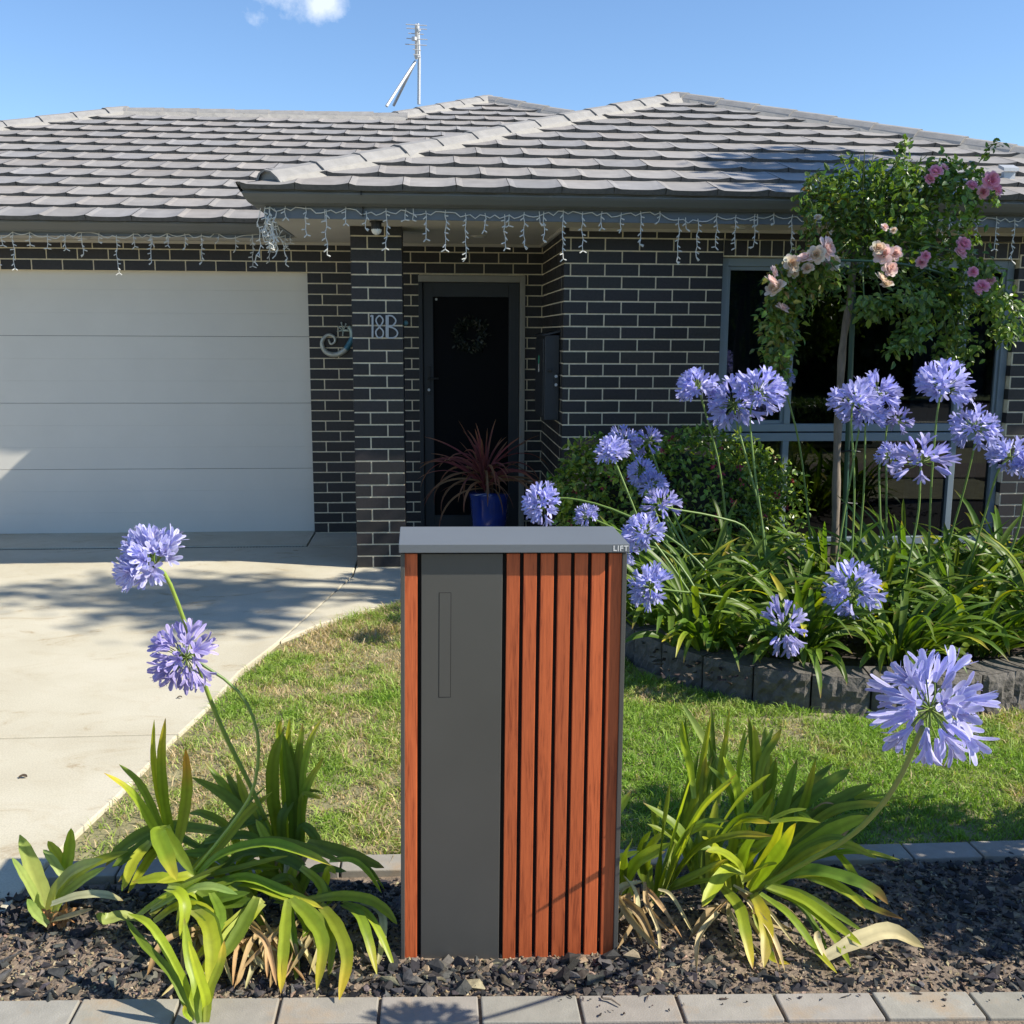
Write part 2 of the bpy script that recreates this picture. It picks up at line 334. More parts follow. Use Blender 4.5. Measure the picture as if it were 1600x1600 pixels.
LEFT_LEAVES=[
('y',0.0313,[(-0.212,2.860,0.147),(-0.213,2.845,0.235),(-0.220,2.830,0.362),(-0.215,2.815,0.485),(-0.194,2.800,0.600)]),
('o',0.0361,[(-0.185,2.800,0.198),(-0.157,2.787,0.303),(-0.138,2.773,0.405),(-0.133,2.760,0.525)]),
('g',0.0289,[(-0.183,2.820,0.158),(-0.236,2.800,0.259),(-0.270,2.780,0.353),(-0.304,2.760,0.418),(-0.352,2.740,0.469)]),
('g',0.0498,[(-0.186,2.720,0.313),(-0.194,2.667,0.326),(-0.161,2.613,0.288),(-0.123,2.560,0.242)]),
('g',0.0330,[(-0.244,2.720,0.049),(-0.150,2.750,0.136),(-0.063,2.780,0.215),(0.016,2.810,0.300),(0.086,2.840,0.353)]),
('y',0.0423,[(-0.139,2.740,0.131),(-0.038,2.705,0.234),(0.092,2.670,0.282),(0.200,2.635,0.268),(0.277,2.600,0.247)]),
('d',0.0377,[(-0.135,2.760,0.130),(0.020,2.710,0.191),(0.153,2.660,0.247)]),
('d',0.0448,[(-0.079,2.900,0.203),(-0.194,2.880,0.232),(-0.281,2.860,0.230),(-0.350,2.840,0.193),(-0.391,2.820,0.150)]),
('d',0.0404,[(-0.119,2.860,0.164),(-0.219,2.833,0.232),(-0.304,2.807,0.199),(-0.360,2.780,0.166)]),
('d',0.0361,[(-0.255,2.800,0.230),(-0.288,2.750,0.200),(-0.308,2.700,0.141)]),
('d',0.0330,[(-0.144,2.880,0.113),(-0.240,2.833,0.182),(-0.274,2.787,0.159),(-0.308,2.740,0.108)]),
('d',0.0370,[(-0.108,2.820,0.215),(0.004,2.810,0.236),(0.069,2.800,0.209)]),
('y',0.0300,[(-0.090,2.720,0.121),(0.025,2.680,0.178),(0.153,2.640,0.149),(0.252,2.600,0.121)]),
('d',0.0418,[(-0.067,2.780,0.136),(0.030,2.760,0.212),(0.140,2.740,0.189),(0.196,2.720,0.159)]),
('d',0.0389,[(-0.193,2.700,0.088),(-0.078,2.660,0.122),(0.053,2.620,0.164)]),
('g',0.0310,[(-0.225,2.680,0.053),(-0.141,2.637,0.124),(-0.062,2.593,0.137),(-0.004,2.550,0.105)]),
('d',0.0361,[(-0.151,2.840,0.156),(-0.068,2.895,0.205),(0.035,2.950,0.215)]),
('p',0.0292,[(-0.225,2.660,0.099),(-0.119,2.627,0.172),(-0.043,2.593,0.202),(0.033,2.560,0.195)]),
('g',0.0352,[(-0.282,2.700,0.053),(-0.180,2.660,0.140),(-0.047,2.620,0.224)]),
('g',0.0373,[(-0.045,2.720,0.149),(0.061,2.670,0.159),(0.159,2.620,0.136)]),
('p',0.0389,[(-0.265,2.700,0.047),(-0.312,2.687,0.070),(-0.351,2.673,0.070),(-0.371,2.660,0.095)]),
('g',0.0376,[(-0.173,2.640,0.175),(-0.131,2.607,0.179),(-0.109,2.573,0.151),(-0.116,2.540,0.084)]),
('g',0.0328,[(0.131,2.720,0.083),(0.145,2.740,0.130),(0.157,2.760,0.176)]),
('g',0.0322,[(0.181,2.700,0.190),(0.226,2.687,0.157),(0.244,2.673,0.126),(0.224,2.660,0.120)]),
('g',0.0307,[(0.220,2.720,0.060),(0.245,2.713,0.132),(0.260,2.707,0.179),(0.277,2.700,0.167)]),
('g',0.0195,[(0.259,2.720,0.196),(0.325,2.687,0.214),(0.371,2.653,0.195),(0.409,2.620,0.150)]),
('d',0.0424,[(0.188,2.800,0.215),(0.282,2.770,0.198),(0.411,2.740,0.158)]),
('g',0.0316,[(0.201,2.660,0.111),(0.292,2.635,0.136),(0.373,2.610,0.138),(0.422,2.585,0.118),(0.453,2.560,0.091)]),
('y',0.0324,[(0.300,2.640,0.109),(0.348,2.580,0.114),(0.377,2.520,0.080),(0.403,2.459,0.012)]),
('c',0.0242,[(0.351,2.660,0.100),(0.407,2.607,0.101),(0.415,2.553,0.057),(0.403,2.487,0.012)]),
('y',0.0400,[(0.241,2.620,0.123),(0.292,2.540,0.108),(0.327,2.460,0.065),(0.314,2.360,0.012)]),
('y',0.0418,[(0.164,2.620,0.141),(0.224,2.547,0.126),(0.265,2.473,0.096),(0.254,2.400,0.014)]),
('y',0.0350,[(0.155,2.620,0.141),(0.158,2.547,0.110),(0.161,2.473,0.064),(0.164,2.396,0.012)]),
('g',0.0450,[(0.086,2.620,0.134),(0.046,2.553,0.120),(-0.001,2.487,0.090),(-0.038,2.420,0.059)]),
('d',0.0422,[(0.073,2.600,0.156),(0.043,2.520,0.113),(0.008,2.440,0.084)]),
('g',0.0475,[(-0.098,2.600,0.135),(-0.038,2.520,0.135),(-0.012,2.440,0.085),(-0.008,2.360,0.050)]),
('d',0.0404,[(-0.098,2.680,0.145),(-0.021,2.640,0.127),(0.073,2.600,0.151)]),
('d',0.0393,[(-0.162,2.720,0.105),(-0.085,2.700,0.142),(0.008,2.680,0.169)]),
('d',0.0344,[(-0.059,2.660,0.145),(-0.018,2.580,0.125),(-0.019,2.500,0.110)]),
('g',0.0312,[(0.102,2.760,0.210),(0.073,2.780,0.239),(0.044,2.800,0.289)]),
('d',0.0330,[(0.114,2.660,0.114),(0.172,2.620,0.126),(0.210,2.580,0.087),(0.206,2.540,0.075)])]
UPRIGHT_LEAVES=[
('d',0.0446,[(0.073,2.980,0.172),(0.062,2.980,0.283),(0.071,2.980,0.396),(0.099,2.980,0.477)]),
('d',0.0407,[(0.129,2.960,0.186),(0.120,2.960,0.342),(0.105,2.960,0.485)]),
('d',0.0332,[(0.142,2.970,0.191),(0.141,2.985,0.361),(0.159,3.000,0.498)]),
('y',0.0253,[(0.154,2.960,0.206),(0.159,2.973,0.345),(0.184,2.987,0.452),(0.218,3.000,0.512)]),
('y',0.0290,[(0.154,2.940,0.226),(0.173,2.950,0.319),(0.224,2.960,0.402)]),
('y',0.0192,[(0.153,2.940,0.273),(0.190,2.920,0.299),(0.219,2.900,0.298)]),
('g',0.0215,[(0.119,3.000,0.355),(0.111,3.010,0.434),(0.117,3.020,0.507)]),
('y',0.0214,[(0.092,3.000,0.397),(0.086,3.000,0.459),(0.094,3.000,0.510)]),
('d',0.0414,[(0.043,2.950,0.163),(-0.008,2.983,0.221),(-0.070,3.017,0.269),(-0.151,3.050,0.362)]),
('d',0.0409,[(0.019,2.930,0.184),(-0.041,2.960,0.254),(-0.103,2.990,0.293),(-0.184,3.020,0.324)]),
('d',0.0312,[(0.016,2.950,0.195),(-0.021,2.985,0.272),(-0.049,3.020,0.338)]),
('d',0.0330,[(0.095,2.930,0.202),(0.112,2.955,0.251),(0.134,2.980,0.280)]),
('d',0.0289,[(0.152,2.930,0.190),(0.196,2.915,0.175),(0.211,2.900,0.131)]),
('d',0.0350,[(-0.061,2.950,0.177),(-0.141,2.975,0.224),(-0.194,3.000,0.218)])]
BROKEN_LEAVES=[
('p',0.0534,[(-0.550,2.785,0.012),(-0.573,2.813,0.076),(-0.601,2.827,0.159),(-0.632,2.840,0.244)]),
('p',0.0272,[(-0.552,2.777,0.012),(-0.578,2.780,0.086),(-0.608,2.780,0.156),(-0.633,2.780,0.205)]),
('p',0.0535,[(-0.548,2.780,0.020),(-0.509,2.753,0.118),(-0.447,2.727,0.189),(-0.358,2.700,0.234)]),
('g',0.0404,[(-0.548,2.818,0.012),(-0.500,2.813,0.103),(-0.422,2.807,0.164),(-0.320,2.800,0.203)]),
('p',0.0357,[(-0.531,2.760,0.027),(-0.484,2.740,0.105),(-0.421,2.720,0.163),(-0.351,2.700,0.210)]),
('c',0.0300,[(-0.512,2.720,0.094),(-0.434,2.700,0.127),(-0.358,2.680,0.140),(-0.297,2.660,0.131)]),
('g',0.0375,[(-0.526,2.860,0.088),(-0.515,2.880,0.157),(-0.510,2.900,0.229)]),
('g',0.0338,[(-0.512,2.860,0.097),(-0.543,2.880,0.148),(-0.579,2.900,0.191)]),
('p',0.0279,[(-0.514,2.840,0.099),(-0.550,2.850,0.155),(-0.578,2.860,0.185)]),
('p',0.0303,[(-0.525,2.720,0.031),(-0.553,2.710,0.077),(-0.567,2.700,0.123)]),
('t',0.0229,[(-0.511,2.720,0.045),(-0.444,2.670,0.086),(-0.365,2.620,0.133)])]
SHOOT_LEAVES=[
('g',0.0353,[(-0.016,2.297,0.012),(-0.056,2.350,0.059),(-0.101,2.400,0.115),(-0.165,2.450,0.183),(-0.235,2.500,0.187)]),
('d',0.0307,[(-0.033,2.290,0.022),(-0.092,2.360,0.097),(-0.178,2.430,0.143),(-0.242,2.500,0.173)]),
('d',0.0427,[(-0.014,2.290,0.017),(-0.026,2.327,0.091),(-0.051,2.363,0.146),(-0.067,2.400,0.227)]),
('g',0.0345,[(0.006,2.270,0.031),(0.010,2.300,0.091),(0.033,2.330,0.146),(0.037,2.360,0.187)]),
('g',0.0370,[(-0.000,2.280,0.024),(0.005,2.287,0.075),(-0.012,2.293,0.147),(-0.033,2.300,0.228)]),
('g',0.0200,[(-0.030,2.280,0.030),(-0.043,2.275,0.051),(-0.044,2.270,0.080)])]
RIGHT_LEAVES=[
('p',0.0285,[(1.528,2.980,0.150),(1.486,2.998,0.259),(1.436,3.015,0.351),(1.386,3.032,0.442),(1.332,3.050,0.529)]),
('g',0.0260,[(1.356,2.920,0.255),(1.342,2.930,0.355),(1.323,2.940,0.429),(1.317,2.950,0.498)]),
('g',0.0231,[(1.365,2.950,0.205),(1.392,2.975,0.343),(1.420,3.000,0.489)]),
('g',0.0201,[(1.452,2.980,0.224),(1.472,3.015,0.341),(1.495,3.050,0.490)]),
('d',0.0282,[(1.440,2.950,0.221),(1.455,2.975,0.332),(1.471,3.000,0.426)]),
('g',0.0150,[(1.508,2.980,0.204),(1.519,3.000,0.346),(1.540,3.020,0.439)]),
('g',0.0344,[(1.564,2.920,0.161),(1.559,2.930,0.279),(1.554,2.940,0.388),(1.542,2.950,0.478)]),
('y',0.0278,[(1.547,2.900,0.293),(1.569,2.917,0.380),(1.602,2.933,0.424),(1.632,2.950,0.464)]),
('p',0.0386,[(1.597,2.980,0.166),(1.603,3.000,0.299),(1.604,3.020,0.441)]),
('g',0.0321,[(1.496,2.880,0.183),(1.484,2.880,0.270),(1.461,2.880,0.348),(1.430,2.880,0.407)]),
('d',0.0366,[(1.595,2.950,0.163),(1.612,2.965,0.261),(1.629,2.980,0.351)]),
('d',0.0330,[(1.211,2.756,0.012),(1.212,2.660,0.175),(1.217,2.560,0.362),(1.221,2.460,0.533)]),
('g',0.0348,[(1.217,2.700,0.062),(1.236,2.593,0.258),(1.261,2.487,0.427),(1.306,2.380,0.559)]),
('g',0.0334,[(1.242,2.740,0.054),(1.245,2.660,0.230),(1.274,2.580,0.330),(1.324,2.500,0.372)]),
('g',0.0325,[(1.237,2.720,0.074),(1.286,2.613,0.246),(1.356,2.507,0.346),(1.426,2.400,0.397)]),
('g',0.0361,[(1.225,2.799,0.012),(1.318,2.917,0.118),(1.367,2.933,0.249),(1.417,2.950,0.379)]),
('g',0.0278,[(1.378,2.900,0.177),(1.385,2.925,0.287),(1.396,2.950,0.379)]),
('d',0.0345,[(1.368,2.720,0.235),(1.383,2.560,0.418),(1.411,2.400,0.567)]),
('y',0.0346,[(1.366,2.660,0.250),(1.393,2.560,0.356),(1.439,2.460,0.401)]),
('g',0.0223,[(1.453,2.500,0.384),(1.509,2.460,0.410),(1.558,2.420,0.419)]),
('d',0.0466,[(1.532,2.840,0.029),(1.586,2.847,0.163),(1.623,2.853,0.287),(1.649,2.860,0.390)]),
('g',0.0478,[(1.458,2.660,0.092),(1.482,2.607,0.186),(1.512,2.553,0.285),(1.522,2.500,0.378)]),
('g',0.0545,[(1.506,2.780,0.012),(1.615,2.760,0.130),(1.730,2.740,0.229),(1.822,2.720,0.282)]),
('d',0.0488,[(1.583,2.860,0.138),(1.674,2.873,0.242),(1.759,2.887,0.302),(1.837,2.900,0.346)]),
('p',0.0313,[(1.644,2.900,0.186),(1.734,2.925,0.259),(1.854,2.950,0.323)]),
('d',0.0384,[(1.593,2.860,0.103),(1.698,2.847,0.219),(1.796,2.833,0.291),(1.874,2.820,0.333)]),
('g',0.0302,[(1.627,2.840,0.121),(1.737,2.820,0.240),(1.824,2.800,0.277),(1.913,2.780,0.283)]),
('g',0.0208,[(1.721,2.840,0.205),(1.841,2.820,0.271),(1.987,2.800,0.299)]),
('g',0.0321,[(1.554,2.760,0.056),(1.647,2.720,0.168),(1.739,2.680,0.215),(1.819,2.640,0.190)]),
('g',0.0247,[(1.609,2.780,0.077),(1.695,2.740,0.147),(1.797,2.700,0.181),(1.898,2.660,0.173)]),
('b',0.0389,[(1.533,2.700,0.083),(1.608,2.655,0.155),(1.699,2.610,0.160),(1.781,2.565,0.139),(1.804,2.520,0.120)]),
('g',0.0283,[(1.564,2.700,0.107),(1.637,2.647,0.142),(1.709,2.593,0.125),(1.750,2.540,0.095)]),
('b',0.0282,[(1.626,2.700,0.113),(1.711,2.633,0.106),(1.777,2.567,0.085),(1.840,2.500,0.085)]),
('g',0.0243,[(1.725,2.760,0.177),(1.759,2.700,0.141),(1.780,2.640,0.108),(1.802,2.580,0.089)]),
('g',0.0305,[(1.503,2.660,0.107),(1.586,2.587,0.105),(1.650,2.513,0.075),(1.699,2.440,0.052)]),
('g',0.0303,[(1.504,2.660,0.099),(1.597,2.573,0.089),(1.641,2.487,0.053),(1.656,2.400,0.016)]),
('y',0.0257,[(1.475,2.620,0.107),(1.533,2.540,0.087),(1.581,2.460,0.033),(1.610,2.380,0.013)]),
('Y',0.0429,[(1.449,2.600,0.119),(1.457,2.540,0.098),(1.451,2.480,0.065),(1.426,2.420,0.012)]),
('y',0.0200,[(1.439,2.600,0.103),(1.455,2.547,0.039),(1.459,2.464,0.012),(1.501,2.428,0.012)]),
('y',0.0370,[(1.360,2.620,0.135),(1.392,2.547,0.113),(1.390,2.473,0.079),(1.389,2.400,0.023)]),
('g',0.0421,[(1.432,2.660,0.151),(1.369,2.607,0.183),(1.318,2.553,0.167),(1.275,2.500,0.145)]),
('g',0.0522,[(1.429,2.600,0.156),(1.426,2.540,0.214),(1.423,2.480,0.263),(1.418,2.420,0.301)]),
('d',0.0299,[(1.454,2.700,0.094),(1.427,2.673,0.168),(1.363,2.647,0.225),(1.314,2.620,0.241)]),
('g',0.0322,[(1.226,2.740,0.055),(1.290,2.700,0.096),(1.363,2.660,0.133)]),
('g',0.0303,[(1.233,2.720,0.074),(1.319,2.670,0.149),(1.379,2.620,0.215)]),
('d',0.0362,[(1.197,2.801,0.012),(1.187,2.820,0.079),(1.200,2.800,0.166),(1.234,2.780,0.224)]),
('g',0.0197,[(1.244,2.920,0.119),(1.237,2.935,0.173),(1.235,2.950,0.218)]),
('g',0.0255,[(1.509,2.820,0.041),(1.489,2.810,0.142),(1.478,2.800,0.233)]),
('g',0.0270,[(1.511,2.800,0.052),(1.495,2.800,0.139),(1.495,2.800,0.224)]),
('p',0.0233,[(1.201,2.743,0.012),(1.188,2.750,0.076),(1.188,2.740,0.140)]),
('d',0.0320,[(1.490,2.820,0.102),(1.538,2.830,0.190),(1.570,2.840,0.270)]),
('g',0.0290,[(1.631,2.860,0.172),(1.673,2.850,0.244),(1.702,2.840,0.401)]),
('y',0.0172,[(1.638,2.800,0.261),(1.648,2.760,0.268),(1.657,2.720,0.267)]),
('t',0.0206,[(1.703,2.860,0.230),(1.718,2.800,0.284),(1.725,2.740,0.311)]),
('g',0.0316,[(1.437,2.800,0.072),(1.449,2.800,0.174),(1.469,2.800,0.258)]),
('d',0.0319,[(1.320,2.820,0.083),(1.360,2.830,0.179),(1.400,2.840,0.258)]),
('d',0.0333,[(1.372,2.800,0.075),(1.411,2.810,0.170),(1.452,2.820,0.232)])]
STEM_ONE=[(0.064,2.840,0.269),(0.031,2.796,0.399),(-0.024,2.752,0.572),(-0.060,2.708,0.728),(-0.085,2.664,0.885),(-0.119,2.620,1.043)]
STEM_TWO=[(-0.128,2.740,0.160),(-0.004,2.727,0.318),(0.055,2.713,0.418),(0.078,2.700,0.544),(0.068,2.687,0.642),(0.023,2.673,0.734),(-0.079,2.660,0.818)]
STEM_THREE=[(1.478,2.720,0.048),(1.572,2.566,0.222),(1.628,2.412,0.378),(1.628,2.258,0.527),(1.606,2.104,0.686),(1.570,1.950,0.867)]
BED_HEADS=[
((1.129,5.300,0.777),0.115,[(1.237,5.300,0.817),(1.494,5.200,0.767),(1.813,5.100,0.604),(2.030,5.000,0.355),(2.030,5.030,0.140)]),
((1.523,5.500,1.030),0.094,[(1.559,5.500,0.952),(1.662,5.450,0.694),(1.823,5.400,0.291),(1.823,5.430,0.140)]),
((1.638,5.750,1.066),0.095,[(1.735,5.750,0.882),(1.941,5.600,0.314),(1.941,5.630,0.140)]),
((1.774,5.750,1.066),0.091,[(1.798,5.750,1.011),(1.950,5.675,0.596),(2.131,5.600,0.199)]),
((1.715,5.600,0.910),0.086,[(1.742,5.600,0.867),(1.923,5.550,0.510),(2.141,5.500,0.187)]),
((1.761,5.550,0.849),0.085,[(1.788,5.550,0.784),(1.999,5.400,0.361),(1.999,5.430,0.140)]),
((1.742,5.200,0.789),0.103,[(1.797,5.200,0.771),(2.047,5.233,0.719),(2.233,5.267,0.635),(2.325,5.300,0.380),(2.325,5.330,0.140)]),
((1.617,5.000,0.676),0.109,[(1.657,5.000,0.643),(1.782,4.950,0.471),(1.942,4.900,0.216),(1.942,4.930,0.140)]),
((1.554,5.100,0.567),0.072,[(1.579,5.100,0.607),(1.758,5.000,0.559),(1.905,4.900,0.317),(1.905,4.930,0.140)]),
((1.589,4.700,0.477),0.113,[(1.691,4.700,0.460),(1.884,4.717,0.430),(2.049,4.733,0.376),(2.190,4.750,0.190)]),
((1.398,5.500,0.684),0.070,[(1.441,5.500,0.662),(1.674,5.400,0.544),(1.871,5.300,0.280),(1.871,5.330,0.140)]),
((2.014,5.600,1.371),0.117,[(2.037,5.600,1.322),(2.145,5.600,0.973),(2.207,5.600,0.608),(2.231,5.600,0.310),(2.231,5.630,0.140)]),
((2.197,5.500,1.293),0.153,[(2.207,5.500,1.213),(2.270,5.433,0.957),(2.332,5.367,0.685),(2.382,5.300,0.308),(2.382,5.330,0.140)]),
((2.290,5.400,1.358),0.144,[(2.254,5.400,1.239),(2.280,5.350,0.933),(2.321,5.300,0.628),(2.351,5.250,0.250),(2.351,5.280,0.140)]),
((2.641,6.000,1.419),0.061,[(2.652,6.000,1.343),(2.757,6.000,0.998),(2.844,6.000,0.487),(2.875,6.000,0.287),(2.875,6.030,0.140)]),
((2.794,5.300,1.313),0.136,[(2.770,5.300,1.246),(2.798,5.267,0.873),(2.792,5.233,0.461),(2.771,5.200,0.292),(2.771,5.230,0.140)]),
((2.998,5.500,1.353),0.120,[(2.919,5.500,1.230),(2.846,5.433,0.919),(2.772,5.367,0.503),(2.724,5.300,0.267),(2.724,5.330,0.140)]),
((3.210,5.700,1.184),0.095,[(3.149,5.700,1.140),(3.157,5.667,0.811),(3.174,5.633,0.290),(3.169,5.600,0.145)]),
((2.912,5.450,1.234),0.119,[(2.916,5.450,1.164),(2.923,5.433,0.847),(2.911,5.417,0.527),(2.909,5.400,0.275),(2.909,5.430,0.140)]),
((3.218,5.200,1.393),0.150,[(3.192,5.200,1.286),(3.188,5.200,0.880),(3.208,5.200,0.392),(3.204,5.200,0.215),(3.204,5.230,0.140)]),
((3.028,5.000,1.036),0.153,[(3.025,5.000,0.977),(3.030,5.000,0.778),(2.999,5.000,0.511),(2.967,5.000,0.238),(2.967,5.030,0.140)]),
((3.049,5.400,1.014),0.084,[(2.989,5.400,0.993),(2.986,5.350,0.718),(3.013,5.300,0.263),(3.013,5.330,0.140)]),
((3.566,5.500,1.158),0.132,[(3.575,5.500,1.086),(3.547,5.533,0.792),(3.502,5.567,0.490),(3.494,5.600,0.217),(3.494,5.630,0.140)]),
((3.551,5.100,1.041),0.113,[(3.494,5.100,0.977),(3.462,5.133,0.752),(3.404,5.167,0.398),(3.365,5.200,0.212),(3.365,5.230,0.140)]),
((3.633,5.000,1.006),0.111,[(3.598,5.000,0.940),(3.588,5.033,0.666),(3.528,5.067,0.385),(3.527,5.100,0.201),(3.527,5.130,0.140)]),
((2.519,4.550,0.492),0.138,[(2.561,4.550,0.417),(2.684,4.650,0.292),(2.760,4.750,0.147)]),
((2.136,4.400,0.358),0.125,[(2.112,4.400,0.374),(2.198,4.500,0.235),(2.246,4.533,0.130)])]
ROSE_BLOOMS=[(2.555,5.982,1.930,0.090),(2.513,5.953,1.972,0.067),(2.651,6.017,2.079,0.075),(2.715,5.964,2.105,0.067),(2.775,5.945,2.126,0.074),(2.854,6.018,2.168,0.097),(2.941,6.132,2.096,0.076),(2.641,6.106,1.824,0.061),(2.697,6.098,2.036,0.053),(2.534,5.979,2.028,0.052),(2.763,6.048,2.053,0.053),(3.099,5.780,2.117,0.079),(3.066,5.780,2.152,0.058),(3.141,5.780,2.040,0.065),(3.093,5.780,1.983,0.065),(3.165,5.780,2.124,0.058),(3.132,5.780,1.951,0.051),(3.731,6.107,2.207,0.065),(3.715,6.106,2.154,0.058),(3.797,5.973,2.557,0.074),(3.847,5.998,2.511,0.067),(3.804,6.068,2.505,0.057),(3.521,6.091,2.620,0.060),(3.498,6.118,2.580,0.045),(3.586,6.124,2.648,0.045),(3.782,5.949,1.953,0.064),(3.815,6.063,1.932,0.050),(3.905,6.078,1.990,0.046),(3.720,6.041,2.537,0.049),(2.601,5.969,1.375,0.034),(2.633,6.034,1.326,0.031),(3.096,5.780,2.267,0.032),(3.149,5.780,2.250,0.029),(3.488,6.120,2.101,0.050),(3.475,6.050,2.133,0.042),(3.746,5.996,2.040,0.045),(2.839,6.130,2.354,0.034)]
ROSE_BLOBS=[(3.204,6.150,2.397,0.351,0.267,1500),(3.040,6.150,2.505,0.266,0.171,500),(3.299,6.150,2.157,0.365,0.211,900),(3.350,6.150,2.565,0.247,0.133,400),(3.599,6.150,2.402,0.268,0.268,900),(3.702,6.150,2.588,0.191,0.115,300),(2.895,6.150,2.320,0.171,0.267,450),(3.599,6.150,2.641,0.099,0.099,150),(2.990,6.150,2.042,0.192,0.173,350),(3.625,6.150,2.066,0.232,0.194,500),(2.790,6.150,2.465,0.095,0.133,120),(3.828,6.150,2.516,0.115,0.084,90),(3.761,6.150,1.878,0.175,0.156,300),(3.943,6.150,1.879,0.148,0.156,220)]
ROSE_DRAPES=[[(2.790,5.840,2.076),(2.606,5.840,2.039),(2.522,5.840,1.860),(2.516,5.840,1.608),(2.519,5.840,1.388)],[(2.863,5.920,2.010),(2.659,5.920,1.936),(2.611,5.920,1.754),(2.569,5.920,1.459)],[(2.773,6.000,2.122),(2.618,6.000,2.012),(2.612,6.000,1.681)],[(3.477,6.080,1.986),(3.608,6.080,1.837),(3.666,6.080,1.609),(3.669,6.080,1.474)],[(3.636,6.160,1.991),(3.769,6.160,1.840),(3.808,6.160,1.609),(3.794,6.160,1.531)],[(3.289,5.840,1.937),(3.376,5.840,1.793),(3.310,5.840,1.647),(3.218,5.840,1.592)],[(3.406,5.920,1.905),(3.381,5.920,1.721),(3.309,5.920,1.647)],[(3.671,6.000,2.021),(3.880,6.000,1.874),(3.953,6.000,1.724),(3.980,6.000,1.649)],[(3.795,6.080,1.989),(4.045,6.080,1.877),(4.140,6.080,1.726)],[(3.284,6.160,1.875),(3.269,6.160,1.798)],[(3.655,5.840,2.120),(3.738,5.840,2.049),(3.715,5.840,1.868)],[(3.063,5.920,1.866),(3.103,5.920,1.830),(3.216,5.920,1.867)]]
ROSE_TRUNK=[(3.096,6.200,0.135),(3.083,6.200,0.570),(3.067,6.200,0.975),(3.063,6.200,1.371),(3.067,6.200,1.644),(3.093,6.200,1.875),(3.101,6.200,2.065),(3.134,6.200,2.290)]
ROSE_POST=[(3.172,6.250,0.121),(3.145,6.250,1.369),(3.133,6.250,1.877),(3.106,6.250,2.370)]
ROSE_RING=[(2.793,6.000,2.094),(2.943,5.850,2.088),(3.148,5.800,2.076),(3.361,5.850,2.053),(3.572,6.000,2.027)]
ROSE_SPOKES=[[(3.431,5.900,2.057),(3.308,6.050,1.946),(3.222,6.250,1.869)],[(2.779,6.000,2.013),(2.958,6.150,1.929),(3.102,6.250,1.857)]]
GECKO=[(-0.297,8.605,1.616),(-0.278,8.605,1.578),(-0.245,8.605,1.599),(-0.250,8.605,1.634),(-0.288,8.605,1.653),(-0.329,8.605,1.632),(-0.351,8.605,1.587),(-0.335,8.605,1.529),(-0.286,8.605,1.496),(-0.221,8.605,1.498),(-0.165,8.605,1.532),(-0.129,8.605,1.579),(-0.104,8.605,1.631),(-0.110,8.605,1.690),(-0.131,8.605,1.720)]
GECKO_TOES=[(-0.140,8.600,1.689),(-0.175,8.600,1.689),(-0.187,8.600,1.750),(-0.152,8.600,1.740),(-0.214,8.600,1.718),(-0.219,8.600,1.682),(-0.179,8.600,1.650)]
NUM_ONE=[(0.1430,1.7897),(0.1402,1.6376)]
NUM_EIGHT=[[(0.1910,1.7890),(0.1709,1.7703),(0.1670,1.7482),(0.1799,1.7213),(0.1896,1.7106),(0.1669,1.6869),(0.1640,1.6647),(0.1735,1.6426),(0.1883,1.6363)],[(0.1910,1.7890),(0.2104,1.7705),(0.2135,1.7485),(0.1997,1.7214),(0.1896,1.7106),(0.2115,1.6871),(0.2151,1.6650),(0.2058,1.6428),(0.1883,1.6363)]]
NUM_B=[[(0.2380,1.7902),(0.2355,1.6355)],[(0.2489,1.7903),(0.2464,1.6355)],[(0.2489,1.7884),(0.2776,1.7856),(0.2995,1.7636),(0.2992,1.7416),(0.2790,1.7194),(0.2516,1.7128)],[(0.2516,1.7128),(0.2887,1.7022),(0.3117,1.6777),(0.3078,1.6531),(0.2852,1.6372),(0.2464,1.6351)]]
# ---------------------------------------------------------------- ground, drive, path
def sheet(name, poly, z, m, th=0.0, bevel=0):
    bm = bmesh.new(); vs = [bm.verts.new((x, y, z)) for x, y in poly]
    f = bm.faces.new(vs)
    if f.normal.z < 0: f.normal_flip()
    if th:
        r = bmesh.ops.extrude_face_region(bm, geom=[f])
        for v in [g for g in r['geom'] if isinstance(g, bmesh.types.BMVert)]: v.co.z -= th
        bmesh.ops.recalc_face_normals(bm, faces=bm.faces)
    me = bpy.data.meshes.new(name); bm.to_mesh(me); bm.free(); me.materials.append(m)
    o = bpy.data.objects.new(name, me); COL.objects.link(o); o['kind'] = 'structure'
    if bevel:
        b = o.modifiers.new('bevel', 'BEVEL'); b.width = bevel; b.segments = 2; b.limit_method = 'ANGLE'
    return o
sheet('ground', [(-300,-300),(300,-300),(300,300),(-300,300)], -0.16, M_LAWNSOIL)
EDGE = [(-0.72,2.20),(-0.69,3.10),(-0.60,3.62),(-0.47,4.50),(-0.42,5.0),(-0.30,5.50),(-0.10,5.86),(0.317,6.31)]
sheet('driveway', [(-7,0.9),(-0.78,0.9)] + EDGE[:3] + [(-0.525,4.185),(-7,4.185)], 0.0, M_CONC, 0.12, 0.006)
sheet('driveway', [(-7,4.195),(-0.52,4.195)] + EDGE[3:6] + [(-0.02,7.02),(-0.02,8.052),(-7,8.052)], 0.0, M_CONC, 0.12, 0.006)
sheet('path', [(-0.29,5.515)] + EDGE[6:] + [(0.75,6.36),(1.45,6.36),(1.46,8.60),(-0.01,8.60),(-0.01,7.02)], 0.0, M_CONC, 0.12, 0.006)
sheet('garage_apron', [(-7,8.098),(-0.46,8.098),(-0.46,8.72),(-7,8.72)], 0.004, M_CONC, 0.12, 0.004)
